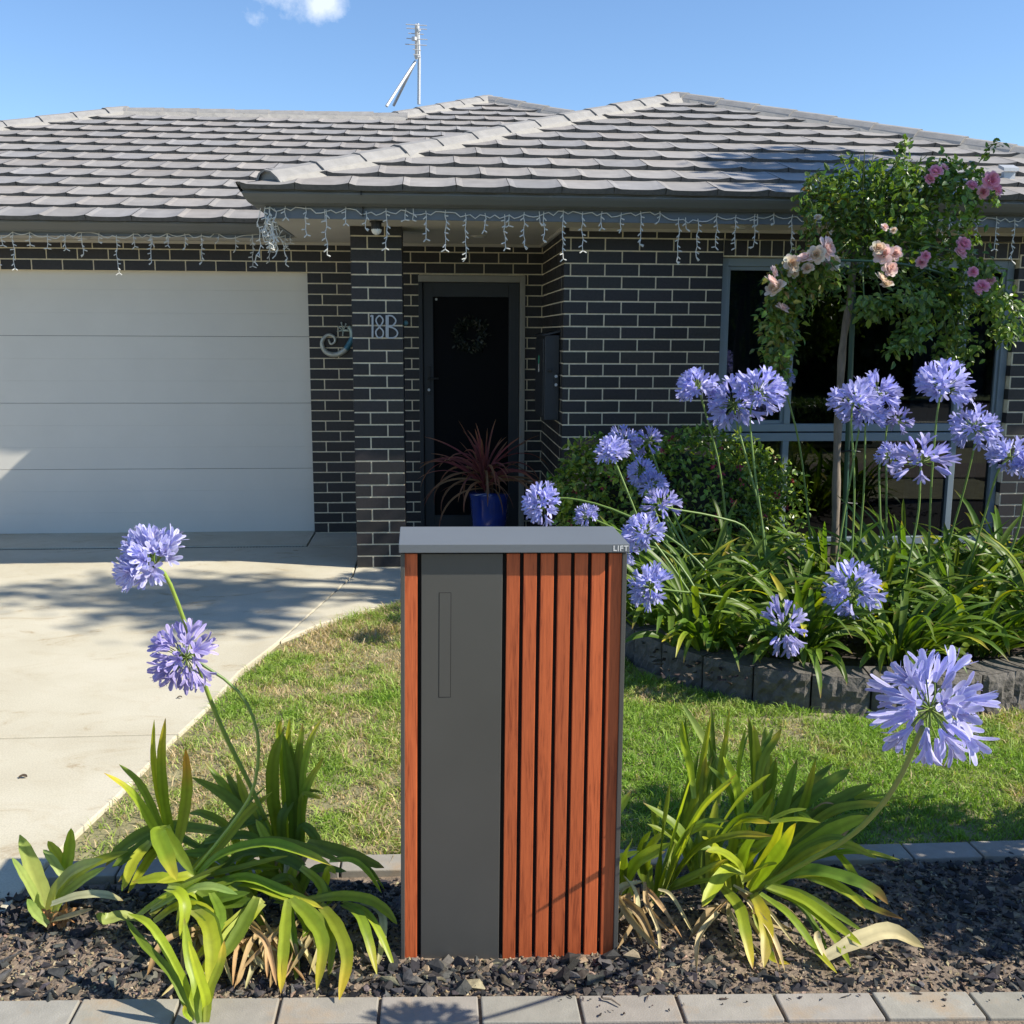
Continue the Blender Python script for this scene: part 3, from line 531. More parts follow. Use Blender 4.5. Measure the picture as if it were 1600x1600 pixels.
sheet('apron_side', [(-0.45,8.06),(-0.02,8.06),(-0.02,8.62),(-0.45,8.62)], -0.001, M_CONC, 0.12, 0.004)
# soil under lawn, mulch strip and bed
sheet('lawn_soil', [(-0.75,2.9),(7,2.9),(7,4.5),(3.6,4.12),(2.6,4.2),(2.1,4.4),(1.6,5.0),(1.3,5.7),(1.3,6.34),(0.2,6.3),(-0.3,5.5),(-0.5,4.4),(-0.6,3.6)], -0.02, M_LAWNSOIL)
def bumpy(name, x0, x1, y0, y1, nx, ny, zf, m):
    mb = MB()
    for j in range(ny+1):
        for i in range(nx+1):
            x = lerp(x0, x1, i/nx); y = lerp(y0, y1, j/ny); mb.v.append((x, y, zf(x, y)))
    for j in range(ny):
        for i in range(nx):
            a = j*(nx+1)+i; mb.f.append((a, a+1, a+nx+2, a+nx+1)); mb.m.append(0)
    mb.c = [(1,1,1)]*len(mb.v)
    o = mb.build(name, m, smooth=True); o['kind'] = 'structure'; return o
_hr = random.Random(3); _hb = [(_hr.uniform(-1,3.2), _hr.uniform(2.35,3.0), _hr.uniform(.03,.1), _hr.uniform(-.010,.016)) for _ in range(120)]
def mulch_z(x, y):
    z = -0.012 + 0.018*math.exp(-((y-2.72)/0.16)**2)
    for a, b, r, h in _hb:
        d2 = ((x-a)**2 + (y-b)**2)/(r*r)
        if d2 < 6: z += h*math.exp(-d2)
    return z
bumpy('mulch_soil', -0.85, 4.2, 2.0, 3.0, 170, 40, lambda x, y: mulch_z(x, y) if y > 2.44-.0547*(x+.544) else -.03, M_SOIL)
bed_z = lambda x, y: 0.115 + 0.02*sin(x*3.1)*sin(y*2.3)
BED_LINE = [(1.50,5.62),(1.56,5.25),(1.64,4.93),(1.80,4.68),(2.02,4.47),(2.28,4.33),(2.58,4.27),(2.90,4.26),(3.22,4.33),(3.55,4.45),(3.9,4.6),(4.3,4.82),(4.7,5.1)]
def bed_sheet():
    pts = [(x+.03, y+.04) for x, y in BED_LINE] + [(7,5.6),(7,7.24),(1.5,7.24)]
    o = sheet('bed_soil', pts, 0.11, M_DARKSOIL); return o
bed_sheet()
# street behind the camera
sheet('footpath', [(-60,-3.2),(60,-3.2),(60,-1.7),(-60,-1.7)], -0.05, M_CONC, 0.1)
sheet('verge', [(-60,-5.2),(60,-5.2),(60,-3.22),(-60,-3.22)], -0.08, mat('verge_grass', (0.10,0.13,0.04), 0.9, noise=0.4, nscale=3))
sheet('road', [(-60,-12.5),(60,-12.5),(60,-5.6),(-60,-5.6)], -0.15, M_ASPHALT)
sheet('kerb', [(-60,-5.58),(60,-5.58),(60,-5.22),(-60,-5.22)], -0.05, M_CONC, 0.11)
sheet('neighbour_lawn', [(-60,-40),(60,-40),(60,-12.52),(-60,-12.52)], -0.07, mat('far_lawn_grass', (0.09,0.12,0.035), 0.9, noise=0.4, nscale=2))

# ---------------------------------------------------------------- house
YP, YR, YG = 7.28, 7.235, 8.63
CRS = 0.086; SOF = 2.388
house = thing('brick_house', 'dark charcoal brick house with a grey tiled hip roof and a pale garage door', 'house', (0, 8.63, 0))
HO = house.location
def brick_col(r):
    k = r.random()
    b = (0.034,0.033,0.036) if k < .6 else ((0.027,0.026,0.029) if k < .85 else (0.044,0.041,0.041))
    return jit(b, 0.16, r)
def brick_wall(name, u0, u1, z0, z1, fn, je, jo, holes=(), depth=0.11, flip=False, seed=1, lo=0, hi=0):
    """fn(u, d, z): d = distance outwards from the mortar plane"""
    r = random.Random(seed); mb = MB(); hm = 0.004
    us = sorted(set([u0, u1] + [x for h in holes for x in (h[0]-hm, h[1]+hm)])); zs = sorted(set([z0, z1] + [x for h in holes for x in (h[2]-hm, h[3]+hm)]))
    us = [u for u in us if u0 <= u <= u1]; zs = [z for z in zs if z0 <= z <= z1]
    for i in range(len(us)-1):
        for j in range(len(zs)-1):
            cu, cz = (us[i]+us[i+1])/2, (zs[j]+zs[j+1])/2
            if any(h[0]-hm < cu < h[1]+hm and h[2]-hm < cz < h[3]+hm for h in holes): continue
            a = us[i] + (hm if i == 0 and lo else 0); b = us[i+1] - (hm if i == len(us)-2 and hi else 0)
            mb.box(a, b, -depth+.001, 0, zs[j], zs[j+1], (1,1,1), 1, fn)
    for k in range(int(math.floor(z0/CRS))-1, int(z1/CRS)+1):
        a, b = k*CRS+.005, (k+1)*CRS-.005
        a2, b2 = max(a, z0), min(b, z1)
        if b2-a2 < .012: continue
        j0 = je if k % 2 == 0 else jo
        n0 = int(math.floor((u0-j0)/.24))
        for q in range(n0, n0+int((u1-u0)/.24)+3):
            s, e = j0+q*.24+.005, j0+(q+1)*.24-.005
            s, e = max(s, u0), min(e, u1)
            if e-s < .012: continue
            segs = [(s, e)]; zc = (a2+b2)/2
            for h in holes:
                if h[2] < zc < h[3]:
                    ns = []
                    for x, y in segs:
                        if y <= h[0] or x >= h[1]: ns.append((x, y)); continue
                        if x < h[0]-.01: ns.append((x, h[0]))
                        if y > h[1]+.01: ns.append((h[1], y))
                    segs = ns
            for x, y in segs:
                if y-x < .012: continue
                d = .0035 + r.uniform(-.0009, .0009); dz = r.uniform(-.0007, .0007)
                mb.box(x, y, -depth-.002, d, a2+dz, b2+dz, brick_col(r), 0, fn)
    return mb
def front_fn(Y): return lambda u, d, z: (u, Y-d, z)
# garage + porch wall (one plane), with the garage and front door openings
GD = (-5.30, -0.456, -1, 2.150); FD = (0.448, 1.316, -1, 2.135)
mb = brick_wall('wall', -6.5, 1.60, -0.05, SOF, front_fn(YG), -0.456+.115, -0.456+.235, [GD, FD], seed=2)
mb.build('garage_wall', [M_BRICK, M_MORTAR], house)
WH = (2.585, 4.743, 0.10, 2.322)
mb = brick_wall('wall', 1.466, 7.2, -0.05, SOF, front_fn(YR), 1.512, 1.632, [WH], seed=5, lo=1)
r = random.Random(31)
x = 2.585
while x < 4.743:       # soldier course over the window and rowlock sill below it
    mb.box(x+.005, min(x+.081, 4.738), YR-.0035, YR+.11, 2.214, 2.317, brick_col(r), 0); x += .086
mb.box(2.585, 4.743, YR, YR+.108, 2.206, 2.321, (1,1,1), 1)
x = 2.59
while x < 4.74:
    vs = [(x+.005,YR-.022,.03),(x+.076,YR-.022,.03),(x+.076,YR+.10,.055),(x+.005,YR+.10,.055),(x+.005,YR-.03,.098),(x+.076,YR-.03,.098),(x+.076,YR+.10,.128),(x+.005,YR+.10,.128)]
    mb.add(vs, [(0,3,2,1),(4,5,6,7),(0,1,5,4),(1,2,6,5),(2,3,7,6),(3,0,4,7)], brick_col(r), 0); x += .086
mb.box(2.585, 4.743, YR-.016, YR+.10, .02, .094, (1,1,1), 1)
mb.build('front_wall', [M_BRICK, M_MORTAR], house)
ret = lambda u, d, z: (1.466-d, u, z)
mb = brick_wall('wall', YR+.115, YG+.004, -0.05, SOF, ret, YR+.235, YR+.355, seed=8)
mb.build('return_wall', [M_BRICK, M_MORTAR], house)
# right side wall and far walls
mb = MB(); mb.box(7.09, 7.2, YR+.12, 18, -0.05, SOF, (.035,.034,.036)); mb.box(-6.5, -6.39, YG+.12, 18, -0.05, SOF, (.035,.034,.036)); mb.box(-6.5, 7.2, 17.9, 18.01, -.05, SOF, (.035,.034,.036))
mb.build('rear_wall', M_BRICK, house)
# porch pillar
pm = MB(); r = random.Random(12)
pm.box(.0045, .3455, YP, YP+.3455, -.05, SOF, (1,1,1), 1)
for k in range(-1, 28):
    a, b = k*CRS+.005, min((k+1)*CRS-.005, SOF-.002)
    if b-a < .01: continue
    cuts = [(0,.11),(.12,.35)] if k % 2 == 0 else [(0,.23),(.24,.35)]
    for x0, x1 in cuts: pm.box(x0, x1, YP-.0035-r.uniform(-.0008,.0008), YP+.11, a, b, brick_col(r), 0)
    yc = [(.12,.35)] if k % 2 == 0 else [(.12,.23),(.24,.35)]
    for y0, y1 in yc:
        pm.box(.001, .11, YP+y0, YP+y1, a, b, brick_col(r), 0); pm.box(.24, .349, YP+y0, YP+y1, a, b, brick_col(r), 0)
pm.build('pillar', [M_BRICK, M_MORTAR], house)
# garage door: four sectional panels with faint pressed lines
gd = MB(); gd.box(-5.34, -0.44, 8.745, 8.76, -.02, 2.2); gdo = gd.build('garage_door', M_GAP, house)
for i, (z0, z1) in enumerate([(-.008,.541),(.544,1.089),(1.092,1.635),(1.638,2.19)]):
    p = MB(); h = z1-z0
    for q in range(3):
        a, b = z0+h*q/3, z0+h*(q+1)/3
        p.box(-5.34, -0.44, 8.70, 8.744, a+(.0005 if q else 0), b-(.0005 if q < 2 else 0))
        if q < 2: p.box(-5.34, -0.44, 8.7008, 8.744, b-.0005, b+.0005)
    p.build('door_panel', M_GDOOR, gdo, bevel=.0012)
p = MB(); p.box(-5.34, -0.44, 8.695, 8.74, -.035, -.010); p.build('bottom_seal', M_BLACK, gdo)
# front door
fd = MB(); fd.box(.448, 1.316, 8.74, 8.76, 0, 2.14); fdo = fd.build('front_door', M_GAP, house)
p = MB()
p.box(.440, .474, 8.615, 8.74, 0, 2.10, (1,1,1), 1); p.box(1.276, 1.320, 8.605, 8.74, 0, 2.139); p.box(.440, 1.276, 8.607, 8.74, 2.085, 2.137)
p.build('door_frame', [M_JAMB, M_DARKMETAL], fdo, bevel=.003)
p = MB()
p.box(.478, .560, 8.632, 8.668, .02, 2.083); p.box(1.185, 1.272, 8.632, 8.668, .02, 2.083); p.box(.560, 1.185, 8.632, 8.668, 1.965, 2.083); p.box(.560, 1.185, 8.632, 8.668, .02, .14)
p.build('screen_frame', M_DARKMETAL, fdo, bevel=.003)
p = MB(); p.box(.556, 1.19, 8.648, 8.655, .135, 1.97); p.build('screen_mesh', M_SCREEN, fdo)
p = MB(); p.box(.504, .534, 8.622, 8.632, 1.16, 1.40); p.tube([(.519,8.61,1.30),(.53,8.585,1.30),(.60,8.58,1.30)], .008, 8); p.build('door_handle', M_BLACK, fdo, bevel=.002)
p = MB(); p.tube([(.519,8.625,1.205),(.519,8.612,1.205)], .012, 10); p.build('lock_cylinder', M_STEEL, fdo)
p = MB(); p.tube([(.586,8.648,1.945),(.586,8.643,1.945)], .010, 12); p.build('screen_badge', M_STEEL, fdo)
# window: three lights over three, aluminium
wf = MB(); y0, y1 = 7.285, 7.345
def bar(x0, x1, z0, z1, ya=y0, yb=y1): wf.box(x0, x1, ya, yb, z0, z1)
bar(2.588, 2.640, .13, 2.203); bar(4.690, 4.741, .13, 2.203); bar(2.640, 4.690, 2.145, 2.203); bar(2.640, 4.690, .13, .185)
bar(2.640, 4.690, .905, .965); bar(2.640, 4.690, .975, 1.03, y0+.004)
for x in (3.095, 4.365):
    bar(x, x+.045, 1.03, 2.145); bar(x, x+.045, .185, .905)
# sash rims of the sliding side panes
for a, b in ((2.64,3.095),(4.41,4.69)):
    bar(a, a+.022, 1.03, 2.145, y0+.018); bar(b-.022, b, 1.03, 2.145, y0+.018); bar(a+.022, b-.022, 2.118, 2.145, y0+.018); bar(a+.022, b-.022, 1.03, 1.056, y0+.018)
win = wf.build('window', M_ALU, house, bevel=.003)
for a, b, c, d in ((2.64,3.095,1.03,2.145),(3.14,4.365,1.03,2.145),(4.41,4.69,1.03,2.145),(2.64,3.095,.185,.905),(3.14,4.365,.185,.905),(4.41,4.69,.185,.905)):
    g = MB(); g.add([(a,7.322,c),(b,7.322,c),(b,7.322,d),(a,7.322,d)], [(0,1,2,3)]); g.build('pane', M_GLASS, win)
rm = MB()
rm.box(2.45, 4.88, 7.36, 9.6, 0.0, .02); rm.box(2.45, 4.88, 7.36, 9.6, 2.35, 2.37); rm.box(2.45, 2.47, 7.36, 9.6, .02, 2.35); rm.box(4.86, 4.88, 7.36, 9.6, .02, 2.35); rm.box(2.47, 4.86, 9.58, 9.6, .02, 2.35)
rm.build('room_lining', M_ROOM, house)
cu = MB(); nseg = 120; vs = []
for i in range(nseg+1):
    x = lerp(2.55, 4.8, i/nseg); y = 7.47 + .022*sin(i*1.05) + .008*sin(i*2.7)
    if 3.25 < x < 4.1: y += .0
    vs += [(x, y, .06), (x, y, 2.32)]
fs = [(2*i, 2*i+2, 2*i+3, 2*i+1) for i in range(nseg) if not 36 < i < 84]
cu.add(vs, fs); cu.build('curtain', M_CURTAIN, win, smooth=True)
# eaves
GT = 2.566
def sweep(name, path, prof, m, parent, closed=True):
    mb = MB(); n = len(prof); P = [Vector((x, y)) for x, y in path]
    for i, p in enumerate(P):
        d0 = (P[i]-P[i-1]).normalized() if i > 0 else (P[1]-P[0]).normalized()
        d1 = (P[i+1]-P[i]).normalized() if i < len(P)-1 else d0
        n0 = Vector((d0.y, -d0.x)); n1 = Vector((d1.y, -d1.x)); b = (n0+n1).normalized(); k = 1/max(.2, b.dot(n0))
        for o, z in prof: mb.v.append((p.x+b.x*o*k, p.y+b.y*o*k, z)); mb.c.append((1,1,1))
    for i in range(len(P)-1):
        for q in range(n if closed else n-1):
            mb.f.append((i*n+q, (i+1)*n+q, (i+1)*n+(q+1) % n, i*n+(q+1) % n)); mb.m.append(0)
    mb.f.append(tuple(range(n))); mb.f.append(tuple(range((len(P)-1)*n, len(P)*n))[::-1]); mb.m += [0, 0]
    return mb.build(name, m, parent)
gprof = [(.003,GT-.108),(.050,GT-.108),(.085,GT-.095),(.108,GT-.062),(.116,GT-.046),(.116,GT-.036),(.108,GT-.032),(.108,GT-.022),(.119,GT-.018),(.119,GT),(.102,GT+.002),(.100,GT-.035),(.003,GT-.035)]
fprof = [(0,SOF-.004),(.0,2.53),(-.02,2.53),(-.02,SOF-.004)]
porch_path = [(-.50,8.098),(-.50,6.82),(7.0,6.82),(7.0,18)]
gar_path = [(-6.88,18),(-6.88,8.22),(-.523,8.22)]
for pth, dz in ((porch_path, 0), (gar_path, -.05)):
    sweep('gutter', pth, [(o, z+dz) for o, z in gprof], M_GUTTER, house); sweep('fascia', pth, [(o, z+(dz if z > 2.45 else 0)) for o, z in fprof], M_FASCIA, house)
sf = MB(); sf.box(-.478, 6.978, 6.842, 8.74, SOF, SOF+.012); sf.box(-6.858, -.480, 8.242, 8.74, SOF+.001, SOF+.013)
# quad bead where the soffit meets each wall
sf.box(1.50, 7.0, YR-.026, YR-.004, SOF-.022, SOF-.0005); sf.box(-6.5, 1.45, YG-.026, YG-.004, SOF-.022, SOF-.0005); sf.box(1.438, 1.461, YR-.026, YG-.027, SOF-.022, SOF-.0005)
sf.build('soffit', M_SOFFIT, house)
# roof tiles
TH = math.atan(0.378); TW, TX = .333, .334
def roof_plane(mb, base, sdir, udir2, smin, smax, ymax, cuts, seed):
    """base: eave point; sdir along the eave; udir2 plan direction up the slope; cuts: (point, outward normal) in plan"""
    r = random.Random(seed); base = Vector(base); sd = Vector(sdir); ud = Vector(udir2)*cos(TH) + Vector((0,0,sin(TH))); nn = sd.cross(ud).normalized()
    if nn.z < 0: nn = -nn
    bm = bmesh.new(); cl = bm.verts.layers.float_color.new('Col')
    rows = int(ymax/cos(TH)/TX)+2; G = 9
    for k in range(rows):
        t0 = k*TX; off = (k % 2)*TW*.5
        n0 = int((smin-off)/TW)-1; n1 = int((smax-off)/TW)+1
        for q in range(n0, n1+1):
            s0 = off + q*TW
            c = (.335,.318,.300); kk = r.random(); kk2 = r.uniform(.90,1.08)
            if kk < .3: c = (.342,.318,.295)
            elif kk < .5: c = (.315,.306,.300)
            c = tuple(x*kk2 for x in c)
            dh = r.uniform(-.002,.002); ds = r.uniform(-.003,.003)
            top = []; back = []; bot = []
            for g in range(G):
                a = g/(G-1); edge = .010*(1-min(1, a/.12))**1.5 + .010*(1-min(1, (1-a)/.28))**1.6
                prof = edge - .0015*sin(pi*a) + dh
                s = s0 + .002 + a*(TW-.004)
                fr = t0 - .010*sin(pi*a) + ds
                top.append(base+sd*s+ud*fr+nn*(.029+prof)); bot.append(base+sd*s+ud*(fr+.004)+nn*(-.004)); back.append(base+sd*s+ud*(t0+TX+.035)+nn*(.004+prof*.5))
            vt = [bm.verts.new(p) for p in top]; vb = [bm.verts.new(p) for p in bot]; vk = [bm.verts.new(p) for p in back]
            vt2 = [bm.verts.new(p) for p in top]
            for v in vt+vb+vk+vt2: v[cl] = (*c, 1)
            for g in range(G-1):
                f = bm.faces.new((vt[g], vt[g+1], vk[g+1], vk[g])); f.smooth = True; f.material_index = 0
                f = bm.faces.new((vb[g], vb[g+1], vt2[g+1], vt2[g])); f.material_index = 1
    for p, n in cuts:
        geo = bm.verts[:]+bm.edges[:]+bm.faces[:]
        bmesh.ops.bisect_plane(bm, geom=geo, dist=1e-5, plane_co=p, plane_no=n, clear_outer=True)
    bm.verts.index_update(); o = len(mb.v)
    for v in bm.verts: mb.v.append(tuple(v.co)); mb.c.append(tuple(v[cl])[:3])
    sm = []
    for f in bm.faces: mb.f.append(tuple(v.index+o for v in f.verts)); mb.m.append(f.material_index)
    bm.free()
EZ = GT-.012
roof = MB()
PX0, PX1, PY0, RUN = -.62, 6.46, 6.70, 3.54
GX0, GY0 = -7.0, 8.10
EG = EZ-.060
GR = 4.15                     # run from garage eave to its ridge
def zat(run): return EZ + run*math.tan(TH)
def zag(run): return EG + run*math.tan(TH)
apex = Vector((PX0+RUN, PY0+RUN, zat(RUN)))
s2 = 1/math.sqrt(2)
# porch front
roof_plane(roof, (PX0,PY0-.02,EZ-.008), (1,0,0), (0,1,0), -.1, PX1-PX0+.1, RUN, [((PX0,PY0-.02,0),(-s2,s2,0)), ((PX1,PY0-.02,0),(s2,s2,0))], 3)
# porch side planes
roof_plane(roof, (PX0-.02,PY0,EZ-.008), (0,1,0), (1,0,0), -.1, 6, RUN, [((PX0-.02,PY0,0),(s2,-s2,0)), ((PX0,GY0,0),(-s2,s2,0)), ((apex.x,0,0),(1,0,0))], 4)
roof_plane(roof, (PX1+.02,PY0,EZ-.008), (0,1,0), (-1,0,0), -.1, 11.3, RUN, [((PX1+.02,PY0,0),(-s2,-s2,0)), ((apex.x,0,0),(-1,0,0))], 5)
# garage / main front plane
A = (GX0+GR, GY0+GR); B = (0.15, GY0+GR); Cc = (1.25, 13.50)
roof_plane(roof, (GX0,GY0-.02,EG-.008), (1,0,0), (0,1,0), -.1, .15-GX0+.3, GR, [((GX0,GY0-.02,0),(-s2,s2,0)), ((0,GY0+GR,0),(0,1,0)), ((.15,0,0),(1,0,0)), ((-.60,0,0),(0,0,-1))], 6)
roof_plane(roof, (GX0,GY0-.02,EG-.008), (1,0,0), (0,1,0), .15-GX0-.3, 13.4, 5.5, [((.15,0,0),(-1,0,0)), ((.15,GY0+GR,0),(-.751,.660,0)), ((Cc[0],Cc[1],0),(s2,s2,0))], 7)
# left hip end and back slopes
roof_plane(roof, (GX0-.02,GY0,EG-.008), (0,1,0), (1,0,0), -.1, 2*GR+.1, GR, [((GX0-.02,GY0,0),(s2,-s2,0)), ((GX0-.02,GY0+2*GR,0),(s2,s2,0))], 8)
roofo = roof.build('roof', [M_TILE, M_BUTT], house)
bs = MB()
zr = zag(GR)-.03
bs.add([(GX0+GR,GY0+GR,zr),(.15,GY0+GR,zr),(3,GY0+2*GR,EG-.1),(GX0,GY0+2*GR,EG-.1)], [(0,1,2,3)], (.32,.30,.29))
za = zag(Cc[1]-GY0)-.03
bs.add([(Cc[0],Cc[1],za),(Cc[0]+.02,17,za),(-3.6,18.1,EG-.1),(-3.6,GY0+GR,EG+.3),(.15,GY0+GR,zr-.02)], [(0,1,2,3,4)], (.32,.30,.29))
bs.add([(Cc[0],Cc[1],za),(Cc[0]+.02,17,za),(6.46,18.1,EG-.1),(6.46,8.0,EG-.1)], [(3,2,1,0)], (.32,.30,.29))
bs.build('rear_slope', M_TILE, roofo)
# sarking under the tiles
bs = MB(); q = .028
bs.add([(PX0+.03,PY0+.03,EZ-q),(PX1-.03,PY0+.03,EZ-q),(apex.x,apex.y,apex.z-q)], [(0,1,2)])
bs.add([(GX0+.03,GY0+.03,EG-q),(6.4,GY0+.03,EG-q),(Cc[0],Cc[1],zag(Cc[1]-GY0)-q),(.15,GY0+GR,zag(GR)-q),(GX0+GR,GY0+GR,zag(GR)-q)], [(0,1,2,3,4)])
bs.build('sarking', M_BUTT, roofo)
def caps(P, Q, seed, lift=.012, step=.385):
    r = random.Random(seed); P = Vector(P); Q = Vector(Q); d = (Q-P); Ln = d.length; d.normalize()
    side = d.cross(Vector((0,0,1))).normalized(); up = side.cross(d)
    mb = MB(); n = int(math.ceil(Ln/step)); prof = [(-.135,-.052),(-.108,-.008),(-.058,.036),(0,.050),(.058,.036),(.108,-.008),(.135,-.052)]
    # pointing bed under the caps: irregular, wider than them
    bp = []
    m = int(Ln/.10)
    for i in range(m+1):
        c = P + d*(Ln*i/m); wv = .185 + r.uniform(-.012,.012)
        bp.append([c+side*-wv+up*(-.075), c+side*-.12+up*(-.006), c+side*.12+up*(-.006), c+side*(.185+r.uniform(-.012,.012))+up*(-.075)])
    vs = [p for b in bp for p in b]; fs = []
    for i in range(m):
        for q in range(3): fs.append((i*4+q, (i+1)*4+q, (i+1)*4+q+1, i*4+q+1))
    mb.add(vs, fs, (1,1,1), 1)
    for k in range(n):
        a = P + d*(k*step-.02); b = P + d*min((k+1)*step+.03, Ln+.05)
        o = lift + r.uniform(-.002,.002); yaw = r.uniform(-.004,.004)
        va = [a+side*(x*1.06+yaw)+up*(z+o+.004) for x, z in prof]; vb = [b+side*(x*.95-yaw)+up*(z+o-.006) for x, z in prof]
        vi = [a+d*.003+side*(x*.90+yaw)+up*(z+o-.006) for x, z in prof]
        N7 = len(prof); fs = [(q, q+1, N7+q+1, N7+q) for q in range(N7-1)] + [(2*N7+q, 2*N7+q+1, q+1, q) for q in range(N7-1)] + [tuple(N7+q for q in range(N7))]
        c = jit((1,1,1), .08, r)
        mb.add(va+vb+vi, fs, c, 0)
    a = P + d*.004; mb.add([a+side*x*1.0+up*(z+lift+.006) for x, z in prof], [tuple(range(7))], (1,1,1), 1)
    mb.build('ridge_cap', [M_CAP, M_BED], roofo)
h = .012
caps((PX0+.15,PY0+.15,zat(.15)+.012+h-.012), (apex.x,apex.y,apex.z+h), 1)
caps((PX1-.06,PY0+.06,zat(.0)+.03+h-.012), (apex.x,apex.y,apex.z+h), 2)
caps((apex.x,apex.y+.12,apex.z+h-.02), (apex.x,11.7,apex.z+h), 3)
caps((GX0+.06,GY0+.06,zag(.0)+.03+h-.012), (A[0],A[1],zag(GR)+h), 4)
caps((B[0]+.12,B[1],zag(GR)+h-.01), (A[0]-.12,A[1],zag(GR)+h-.01), 5)
caps((B[0],B[1],zag(GR)+h), (Cc[0],Cc[1],zag(Cc[1]-GY0)+h), 6)
caps((6.4,8.35,EG+.10), (Cc[0],Cc[1],zag(Cc[1]-GY0)+h), 7)
caps((Cc[0],Cc[1]+.12,zag(Cc[1]-GY0)+h-.02), (Cc[0],17,zag(Cc[1]-GY0)+h), 8)
# gutter joiner strap over the porch gutter
p = MB(); p.box(.115, .124, 6.696, 6.80, GT-.05, GT+.012); p.box(.118, .123, 6.80, 6.819, SOF+.01, GT-.05); p.build('gutter_strap', M_BLACK, house)

# ---------------------------------------------------------------- things fixed to the house
mt = thing('meter_box', 'dark charcoal meter box with sloping lid fixed to the porch side wall', 'meter box', (1.36, 7.7, 1.05))
p = MB(); p.box(1.352, 1.458, 7.36, 7.98, 1.055, 1.66); p.build('body', M_DARKMETAL, mt, bevel=.004)
p = MB(); p.add([(1.335,7.345,1.655),(1.461,7.345,1.68),(1.461,7.995,1.68),(1.335,7.995,1.655),(1.335,7.345,1.664),(1.461,7.345,1.692),(1.461,7.995,1.692),(1.335,7.995,1.664)], [(0,3,2,1),(4,5,6,7),(0,1,5,4),(1,2,6,5),(2,3,7,6),(3,0,4,7)]); p.build('lid', M_DARKMETAL, mt)
p = MB(); p.box(1.343, 1.352, 7.385, 7.955, 1.08, 1.635); p.build('door', M_DARKMETAL, mt, bevel=.003)
p = MB(); p.box(1.3405, 1.343, 7.66, 7.70, 1.45, 1.51, (1,1,1), 0); p.box(1.3405, 1.343, 7.66, 7.70, 1.39, 1.449, (1,1,1), 1); p.build('sticker', [mat('green_sticker', (.05,.42,.25), .6), M_WHITE], mt)
p = MB(); p.box(1.425, 1.452, 7.342, 7.36, 1.29, 1.39); p.tube([(1.395,7.352,1.412),(1.38,7.335,1.412),(1.40,7.332,1.415)], .010, 8); p.build('latch', M_BLACK, mt, bevel=.002)
p = MB(); p.tube([(1.432,7.343,1.37),(1.432,7.336,1.37)], .011, 10); p.build('lock_cylinder', M_STEEL, mt)
p = MB(); p.tube([(1.432,7.343,1.31),(1.432,7.336,1.31)], .011, 10); p.build('lock_cylinder', M_STEEL, mt)
num = thing('house_number', 'slim metal house number 18B fixed to the brick pillar', 'house number', (.2, 7.27, 1.7))
def flat(mb, pts, w, y0, y1, n=20):
    P = spline([(x, 0, z) for x, z in pts], n) if len(pts) > 2 else [Vector((pts[0][0],0,pts[0][1])), Vector((pts[1][0],0,pts[1][1]))]
    vs = []
    for i, q in enumerate(P):
        t = (P[min(i+1,len(P)-1)]-P[max(0,i-1)]).normalized(); s = Vector((-t.z,0,t.x))*w/2
        for e, y in ((1,y0),(-1,y0),(-1,y1),(1,y1)): vs.append((q.x+s.x*e, y, q.z+s.z*e))
    fs = []
    for i in range(len(P)-1):
        for k in range(4): fs.append((i*4+k, i*4+(k+1) % 4, (i+1)*4+(k+1) % 4, (i+1)*4+k))
    fs += [(3,2,1,0), tuple(len(P)*4-4+k for k in range(4))]
    mb.add(vs, fs)
p = MB(); flat(p, NUM_ONE, .013, 7.262, 7.270); flat(p, [(NUM_ONE[0][0]-.016,NUM_ONE[0][1]-.008),NUM_ONE[0]], .010, 7.2625, 7.2695); p.build('numeral_one', M_NUM, num)
p = MB(); [flat(p, q, .010, 7.262+.0006*i, 7.270+.0004*i) for i, q in enumerate(NUM_EIGHT)]; p.build('numeral_eight', M_NUM, num)
p = MB(); [flat(p, q, .010, 7.262+.0006*i, 7.270+.0004*i) for i, q in enumerate(NUM_B)]; p.build('letter_b', M_NUM, num)
gk = thing('gecko_ornament', 'patina metal gecko with a curled tail hung on the brick beside the garage door', 'wall ornament', GECKO[9])
P = spline(GECKO, 60); rad = [lerp(.007, .024, min(1, (i/44)))*(1 if i < 50 else 1-(i-50)/30) for i in range(61)]
cc = [mixc((.42,.44,.40), (.42,.43,.38), i/60) if i < 44 else (.05,.16,.22) if i < 52 else (.34,.42,.38) for i in range(61)]
p = MB(); p.tube(P, rad, 10, cols=cc); p.build('body', M_PATINA, gk, smooth=True)
p = MB(); c0 = Vector(GECKO_TOES[1])
p.tube([Vector(GECKO[13])+Vector((-.01,0,0)), Vector(GECKO_TOES[0]), c0], [.012,.010,.008], 8, (.36,.42,.38))
for t in GECKO_TOES[2:]:
    p.tube([c0, Vector(t)], [.006,.005], 6, (.36,.42,.38)); p.ico(t, .008, (.40,.44,.40), sub=2)
p.build('foot', M_PATINA, gk, smooth=True)
kb = MB(); kb.ico((.362,7.52,1.74), .02, (.12,.26,.28), sub=2); kb.tube([(.362,7.52,1.74),(.352,7.52,1.74)], .012, 8, (.1,.2,.22))
tag(kb.build('wall_knob', M_PATINA, origin=(.362,7.52,1.74), smooth=True), 'small round teal knob on the side of the brick pillar', 'knob')
cm = thing('dome_camera', 'small black and white dome camera under the porch eave above the pillar', 'camera', (.197, 6.95, SOF))
p = MB(); p.tube([(.197,6.95,SOF),(.197,6.95,SOF-.055)], [.034,.034], 16); p.tube([(.197,6.95,SOF-.001),(.197,6.95,SOF-.010)], .044, 16); p.build('housing', M_BLACK, cm)
